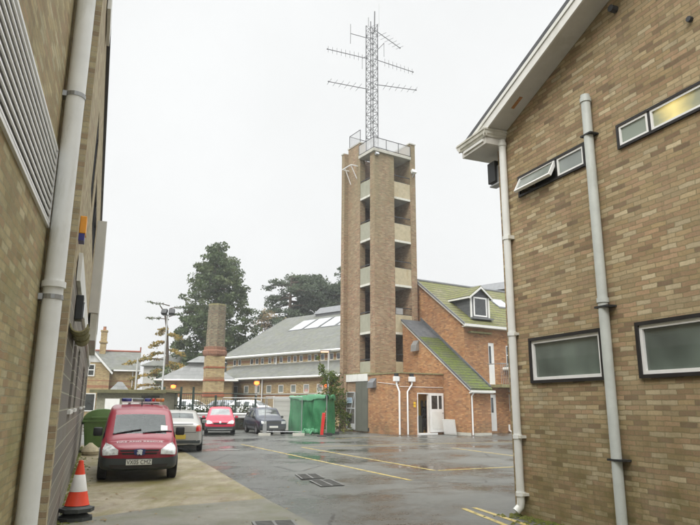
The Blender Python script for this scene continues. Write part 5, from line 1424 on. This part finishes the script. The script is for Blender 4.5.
decal(vb,'grille',[[(-.38,.615),(.38,.615),(.40,.655),(-.40,.655)],[(-.34,.56),(.34,.56),(.365,.595),(-.365,.595)]],M['black_plastic'],van,'front',.001,.008,3)
decal(vb,'grille_bar',[[(-.41,.597),(.41,.597),(.42,.613),(-.42,.613)]],M['van_red'],van,'front',.004,.02,3)
bd=decal(vb,'badge',[[(-.12,.66),(-.11,.56),(-.04,.54),(.04,.54),(.11,.56),(.12,.66),(.05,.675),(-.05,.675)]],M['badge_blue'],van,'front',.026,.008,2)
decal(vb,'emblem',[[(-.04,.55),(-.005,.57),(.035,.545),(.055,.58),(.04,.62),(.06,.65),(.01,.665),(-.055,.65),(-.02,.625),(-.06,.60),(-.02,.59)]],M['chrome'],bd,'front',.038,.006,1)
decal(vb,'lower_intake',[[(-.55,.285),(.55,.285),(.60,.36),(-.60,.36)]],M['interior_dark'],van,'front',.003,.005,3)
plate(van,vb,'VX05 CMZ',.405,'plate_white','front')
decal(vb,'bonnet_lettering',text_polys('FIRE AND RESCUE',.15,0,.33,.80),M['letter_white'],van,'top',.004,.002,0,False)
decal(vb,'bonnet_stripe',[[(-.60,.46),(.52,.46),(.50,.52),(-.66,.52)]],plain('pale_stripe',(.60,.36,.38),.4),van,'top',.003,.002,3,False)
for s_ in (1,-1): decal(vb,'shut_line',[[(s_*.655,.12),(s_*.665,.12),(s_*.715,.80),(s_*.705,.80)] if s_>0 else [(-.665,.12),(-.655,.12),(-.705,.80),(-.715,.80)]],M['black_plastic'],van,'top',.002,.002,3,False)
mirrors(van,.90,1.15,.99,M['black_plastic'],(.20,.10,.19))
for s,x0,x1 in ((1,-.58,.02),(1,.06,.70)):
    pts=[]
    for k in range(6):
        x=x0+(x1-x0)*k/5; h=vb.ray_cast(Vector((x,.85+.10*k/5,5)),Vector((0,0,-1)))[0]; pts.append((x,h.y,h.z+.018))
    build('wiper',MB().tube(pts,.012,6),M['black_plastic'],van)
h=vb.ray_cast(Vector((.52,1.16,5)),Vector((0,0,-1)))[0]
decal(vb,'windscreen_sticker',[[(.45,.95),(.60,.95),(.60,1.09),(.45,1.09)]],M['plate_white'],van,'top',.003,.002,1,False)
lbz=vb.ray_cast(Vector((0,2.45,5)),Vector((0,0,-1)))[0].z
lbar=build('light_bar',MB().box(-.46,.46,2.32,2.56,lbz+.03,lbz+.055).box(-.3,-.24,2.4,2.5,lbz-.03,lbz+.05).box(.24,.3,2.4,2.5,lbz-.03,lbz+.05),M['white_upvc'],van)
for x0,x1,mt in ((-.46,-.22,'lamp_blue'),(-.20,.06,'glass_pale'),(.08,.24,'lamp_blue'),(.26,.33,'lamp_red'),(.35,.56,'lamp_amber')):
    build('beacon',MB().box(x0,x1,2.33,2.55,lbz+.057,lbz+.140),M[mt],lbar,bevel=.02,smooth=True)
build('roof_aerial',MB().tube([(.02,1.95,1.53),(.02,2.0,1.69)],.012,5),M['black_plastic'],van)
build('front_seat',MB().box(-.02,.02,0,0.001,.25,.251),M['black_plastic'],van) if False else None

# --- hatchbacks and saloons
def cst(L,hood,cowl,wst,rst,rend,Hh,zh,belt,w,zb=.18,wtop=.60,nose=.62,tail=.88):
    wb=w-.012
    return [(0,w*.74,w*.72,zb+.08,.42,nose-.1,w*.62,nose),(.06,w*.93,w*.91,zb+.03,.45,nose-.05,w*.76,nose+.05),(.25,w*.99,w*.97,zb,.48,nose+.02,w*.82,nose+.12),(hood,w,wb,zb,.50,zh-.10,w*.86,zh-.04),(cowl,w,wb,zb,.50,belt-.04,w*.92,zh+.04),
     (wst,w,wb,zb,.50,belt,wtop,Hh-.04),(wst+.10,w,wb,zb,.50,belt,wtop,Hh),((wst+rst)/2-.05,w,wb,zb,.50,belt+.01,wtop,Hh+.02),((wst+rst)/2+.05,w,wb,zb,.50,belt+.01,wtop,Hh+.02),(rst,w,wb,zb,.50,belt+.02,wtop*.98,Hh-.02),(rst+.09,w,wb,zb,.50,belt+.02,wtop*.97,Hh-.06),
     (rend,w*.99,wb*.98,zb,.50,belt+.02,w*.80,tail+.12),(L-.08,w*.97,wb*.95,zb+.02,.50,tail-.06,w*.78,tail),(L,w*.84,wb*.82,zb+.08,.48,tail-.16,w*.68,tail-.1)]
def ctag(bump=True,body='body'):
    def f(i,j):
        if i in('front','rear'): return 'bumper' if (bump and j<3) else 'body'
        if j<1: return 'bumper'
        if bump and j<3 and (i<2): return 'bumper'
        if i==4 and j==6: return 'ws'
        if j==4 and i in (4,6,8): return 'side'
        if i==10 and j==6: return 'rear'
        return 'body'
    return f
# silver saloon, seen from behind
sst=cst(4.35,.7,1.1,1.75,3.15,3.85,1.38,.92,.90,.84,tail=.98)
silver,sbv=car('parked_car','silver saloon car seen from behind with yellow rear plate beyond the red van','car','car_silver',sst,ctag(False),(-6.90,26.15),194,.84,(.8,3.45),.31)
for p in ([(.60,.70),(.815,.70),(.82,.92),(.62,.90)],):
    for q in (p,mirror_pts(p)): 
        a=decal(sbv,'tail_lamp',[q],M['lamp_red'],silver,'rear',.004,.018,4)
    for q in ([(.62,.865),(.80,.865),(.80,.915),(.63,.90)],[(-.80,.865),(-.62,.865),(-.63,.90),(-.80,.915)]):
        decal(sbv,'indicator_lens',[q],M['lamp_amber'],silver,'rear',.024,.006,2)
plate(silver,sbv,'',.52,'plate_yellow','rear',.54,.15)
decal(sbv,'bumper_strip',[[(-.74,.30),(.74,.30),(.76,.40),(-.76,.40)]],M['bumper_grey'],silver,'rear',.003,.02,4)
decal(sbv,'boot_line',[[(-.60,.655),(.60,.655),(.60,.67),(-.60,.67)]],M['bumper_grey'],silver,'rear',.002,.003,3)
decal(sbv,'boot_spoiler',[[(-.5,.93),(.5,.93),(.5,.955),(-.5,.955)]],M['bumper_grey'],silver,'rear',.003,.012,3)
mirrors(silver,.93,1.35,.96,M['car_silver'],(.18,.1,.13))
build('aerial',MB().tube([(0,3.1,1.38),(0,3.25,1.55)],.01,5),M['black_plastic'],silver)
# red hatchback facing camera
rst_=cst(3.7,.62,.98,1.62,3.05,3.5,1.47,.93,.88,.82,nose=.66)
redc,rbv=car('parked_car','bright red hatchback with black front bumper facing the camera behind the silver car','car','car_red',rst_,ctag(True),(-6.97,34.6),12,.82,(.72,3.05),.29)
for p in ([(.36,.60),(.70,.58),(.76,.72),(.66,.78),(.46,.70)],):
    for q in (p,mirror_pts(p)): decal(rbv,'headlight',[q],M['lamp_glass'],redc,'front',.004,.015,3)
decal(rbv,'grille',[[(-.34,.56),(.34,.56),(.36,.64),(-.36,.64)]],M['black_plastic'],redc,'front',.003,.01,3)
decal(rbv,'badge',[[(-.05,.60),(.05,.60),(.05,.69),(0,.72),(-.05,.69)]],M['chrome'],redc,'front',.016,.008,1)
decal(rbv,'lower_spoiler',[[(-.66,.255),(.66,.255),(.66,.315),(-.66,.315)]],M['galv'],redc,'front',.004,.015,3)
mirrors(redc,.90,1.25,.93,M['car_red'],(.18,.1,.13))
# navy hatchback
bst=cst(3.7,.78,1.08,1.5,3.1,3.5,1.44,.92,.88,.83,nose=.74,wtop=.68)
blue,bbv=car('parked_car','old navy blue hatchback with square headlamps behind the temporary fence foot','car','car_blue',bst,ctag(True),(-4.22,35.9),24,.83,(.70,2.95),.28)
for p in ([(.44,.56),(.70,.56),(.71,.70),(.44,.71)],):
    for q in (p,mirror_pts(p)): decal(bbv,'headlight',[q],M['lamp_glass'],blue,'front',.004,.015,3)
decal(bbv,'grille',[[(-.42,.57),(.42,.57),(.42,.70),(-.42,.70)]],M['black_plastic'],blue,'front',.003,.008,3)
plate(blue,bbv,'',.40,'plate_white','front',.5,.11)
mirrors(blue,.86,1.2,.92,M['black_plastic'],(.16,.09,.12))
for s in (1,-1): build('side_strip',MB().box(s*.83-.012,s*.83+.012,.9,2.7,.46,.52),M['black_plastic'],blue)
# cars in the upper car park
def far_car(label,paint,x,y,rot):
    fst=cst(4.1,.7,1.05,1.7,3.2,3.75,1.38,.92,.9,.83,nose=.64)
    t,b=car('parked_car',label,'car',paint,fst,ctag(False),(x,y),rot,.83,(.8,3.2),.30,'cars parked beyond the hedge',z=.551)
    for p in ([(.42,.54),(.70,.53),(.74,.66),(.46,.66)],):
        for q in (p,mirror_pts(p)): decal(b,'headlight',[q],M['lamp_glass'],t,'front',.004,.012,2)
    return t
far_car('white car beyond the hedge directly below the brick chimney','car_white',-9.7,45.2,62)
far_car('pale grey car beyond the hedge between the chimney and the low orange lamp','car_grey',-7.2,46.6,60)
far_car('white car beyond the hedge nearest to the grey hoarding panel','car_white',-5.1,45.0,66)
wv,wvb=car('parked_van','white van beyond the dark green fence below the lodge','van','car_white',vst,vtag,(-13.0,46.6),15,.865,(.72,3.35),.30,z=.551)

# ------------------------------------------------------------------ litter and moss on the ground (nobody could count it)
Rn=random.Random(77); mb=MB()
def flake(mb,x,y,sz,z=.012):
    a=Rn.uniform(0,6.28); k=[]
    for q in range(4):
        r=sz*Rn.uniform(.4,1); k.append((x+r*cos(a+q*1.57),y+r*sin(a+q*1.57),z+Rn.uniform(0,sz*.25)))
    mb.poly(k)
for _ in range(420):
    u=Rn.random(); 
    if u<.45:  # along the clad wall
        p=LF.w(Rn.expovariate(2.2)+.03,Rn.uniform(-6,13)); x,y=p.x,p.y
    else: x,y=Rn.uniform(-5.5,-.6),Rn.uniform(8.6,20)
    flake(mb,x,y,Rn.uniform(.012,.04))
for _ in range(260): flake(mb,Rn.uniform(-4,9),Rn.uniform(11,34),Rn.uniform(.015,.045))
tag(build('fallen_leaves',mb,leafmat('fallen_leaf',(.20,.11,.04),(.33,.24,.10))),kind='stuff')
mb=MB()
def mossline(fr,p0,p1,n,w):
    for _ in range(n):
        u=Rn.random(); q=(p0[0]+(p1[0]-p0[0])*u, p0[1]+(p1[1]-p0[1])*u)
        p=fr.w(q[0]+w*Rn.expovariate(4),q[1]) if fr is LF else fr.w(q[0]-w*Rn.expovariate(4),q[1])
        r=Rn.uniform(.012,.04); h=r*Rn.uniform(.4,.9)
        mb.add([(p.x-r,p.y-r*.6,.004),(p.x+r,p.y-r*.7,.004),(p.x+r*.8,p.y+r*.7,.004),(p.x-r*.9,p.y+r*.8,.004),(p.x,p.y,h)],[(0,1,4),(1,2,4),(2,3,4),(3,0,4)])
mossline(RF,(0,.1),(0,-4.5),900,.5); mossline(LF,(0,-6),(0,13.5),900,.35)
tag(build('moss',mb,leafmat('ground_moss',(.085,.105,.018),(.15,.15,.03))),kind='stuff')

# ------------------------------------------------------------------ sky, sun, camera
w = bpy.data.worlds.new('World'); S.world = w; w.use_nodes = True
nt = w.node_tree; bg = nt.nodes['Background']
sky = nt.nodes.new('ShaderNodeTexSky'); sky.sky_type='NISHITA'; sky.sun_disc=False
SE, SA = radians(42), radians(205)
sky.sun_elevation=SE; sky.sun_rotation=SA; sky.air_density=1.5; sky.dust_density=4
hs=nt.nodes.new('ShaderNodeHueSaturation'); hs.inputs['Saturation'].default_value=.05
nt.links.new(sky.outputs[0],hs.inputs['Color'])
mx=nt.nodes.new('ShaderNodeMix'); mx.data_type='RGBA'; mx.inputs[0].default_value=.90
nt.links.new(hs.outputs[0],mx.inputs[6]); mx.inputs[7].default_value=(7.3,7.4,7.4,1)   # even cloud layer over the sky
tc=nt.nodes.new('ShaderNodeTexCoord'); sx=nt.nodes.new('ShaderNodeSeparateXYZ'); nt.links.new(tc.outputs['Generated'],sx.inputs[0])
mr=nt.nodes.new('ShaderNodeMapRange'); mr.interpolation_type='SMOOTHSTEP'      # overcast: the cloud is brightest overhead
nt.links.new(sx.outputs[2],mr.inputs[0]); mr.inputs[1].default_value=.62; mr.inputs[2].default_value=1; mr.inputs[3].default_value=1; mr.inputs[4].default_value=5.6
cn_=nt.nodes.new('ShaderNodeTexNoise'); cn_.inputs['Scale'].default_value=2.2; cn_.inputs['Detail'].default_value=5
nt.links.new(tc.outputs['Generated'],cn_.inputs['Vector'])
cr=nt.nodes.new('ShaderNodeMapRange'); nt.links.new(cn_.outputs['Fac'],cr.inputs[0]); cr.inputs[1].default_value=.3; cr.inputs[2].default_value=.7; cr.inputs[3].default_value=.95; cr.inputs[4].default_value=1.05
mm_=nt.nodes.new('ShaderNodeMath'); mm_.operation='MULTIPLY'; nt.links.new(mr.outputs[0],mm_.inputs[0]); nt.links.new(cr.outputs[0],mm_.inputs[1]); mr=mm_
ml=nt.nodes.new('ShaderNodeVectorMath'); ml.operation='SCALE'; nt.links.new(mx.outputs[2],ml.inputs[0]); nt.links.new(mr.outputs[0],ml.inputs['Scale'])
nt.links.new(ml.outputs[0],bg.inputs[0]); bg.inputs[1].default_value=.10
sd = bpy.data.lights.new('sun','SUN'); sd.energy=1.5; sd.angle=radians(25); sd.color=(1,.965,.92)
so = bpy.data.objects.new('sun',sd); COL.objects.link(so)
# sun_rotation is measured clockwise from +Y
d = Vector((sin(SA)*cos(SE), cos(SA)*cos(SE), sin(SE)))
so.rotation_euler = d.to_track_quat('Z','Y').to_euler(); so.location=(0,0,60)

hz = NT('haze_air')
pv = hz.new('ShaderNodeVolumePrincipled'); pv.inputs['Color'].default_value=(.93,.95,.96,1); pv.inputs['Density'].default_value=.0011; pv.inputs['Anisotropy'].default_value=.2
hz.l.new(pv.outputs[0], hz.n['Material Output'].inputs['Volume']); hz.n.remove(hz.bsdf)
tag(build('haze', MB().box(-75,60,-40,125,-1,34), hz.m), kind='stuff')

cd = bpy.data.cameras.new('camera'); cam = bpy.data.objects.new('camera',cd); COL.objects.link(cam)
cd.sensor_width=36; cd.lens=36*619/700; cd.clip_start=.05; cd.clip_end=3000
cam.matrix_world = Matrix.Translation((0,0,1.6)) @ Matrix.Rotation(radians(103),4,'X') @ Matrix.Rotation(.0062,4,'Z')
S.camera = cam
S.view_settings.view_transform='Standard'; S.view_settings.look='None'; S.view_settings.exposure=0.42; S.view_settings.gamma=1
S.view_settings.use_curve_mapping=False
S.render.engine='CYCLES'; S.cycles.max_bounces=8; S.cycles.use_denoising=True; S.cycles.transparent_max_bounces=12
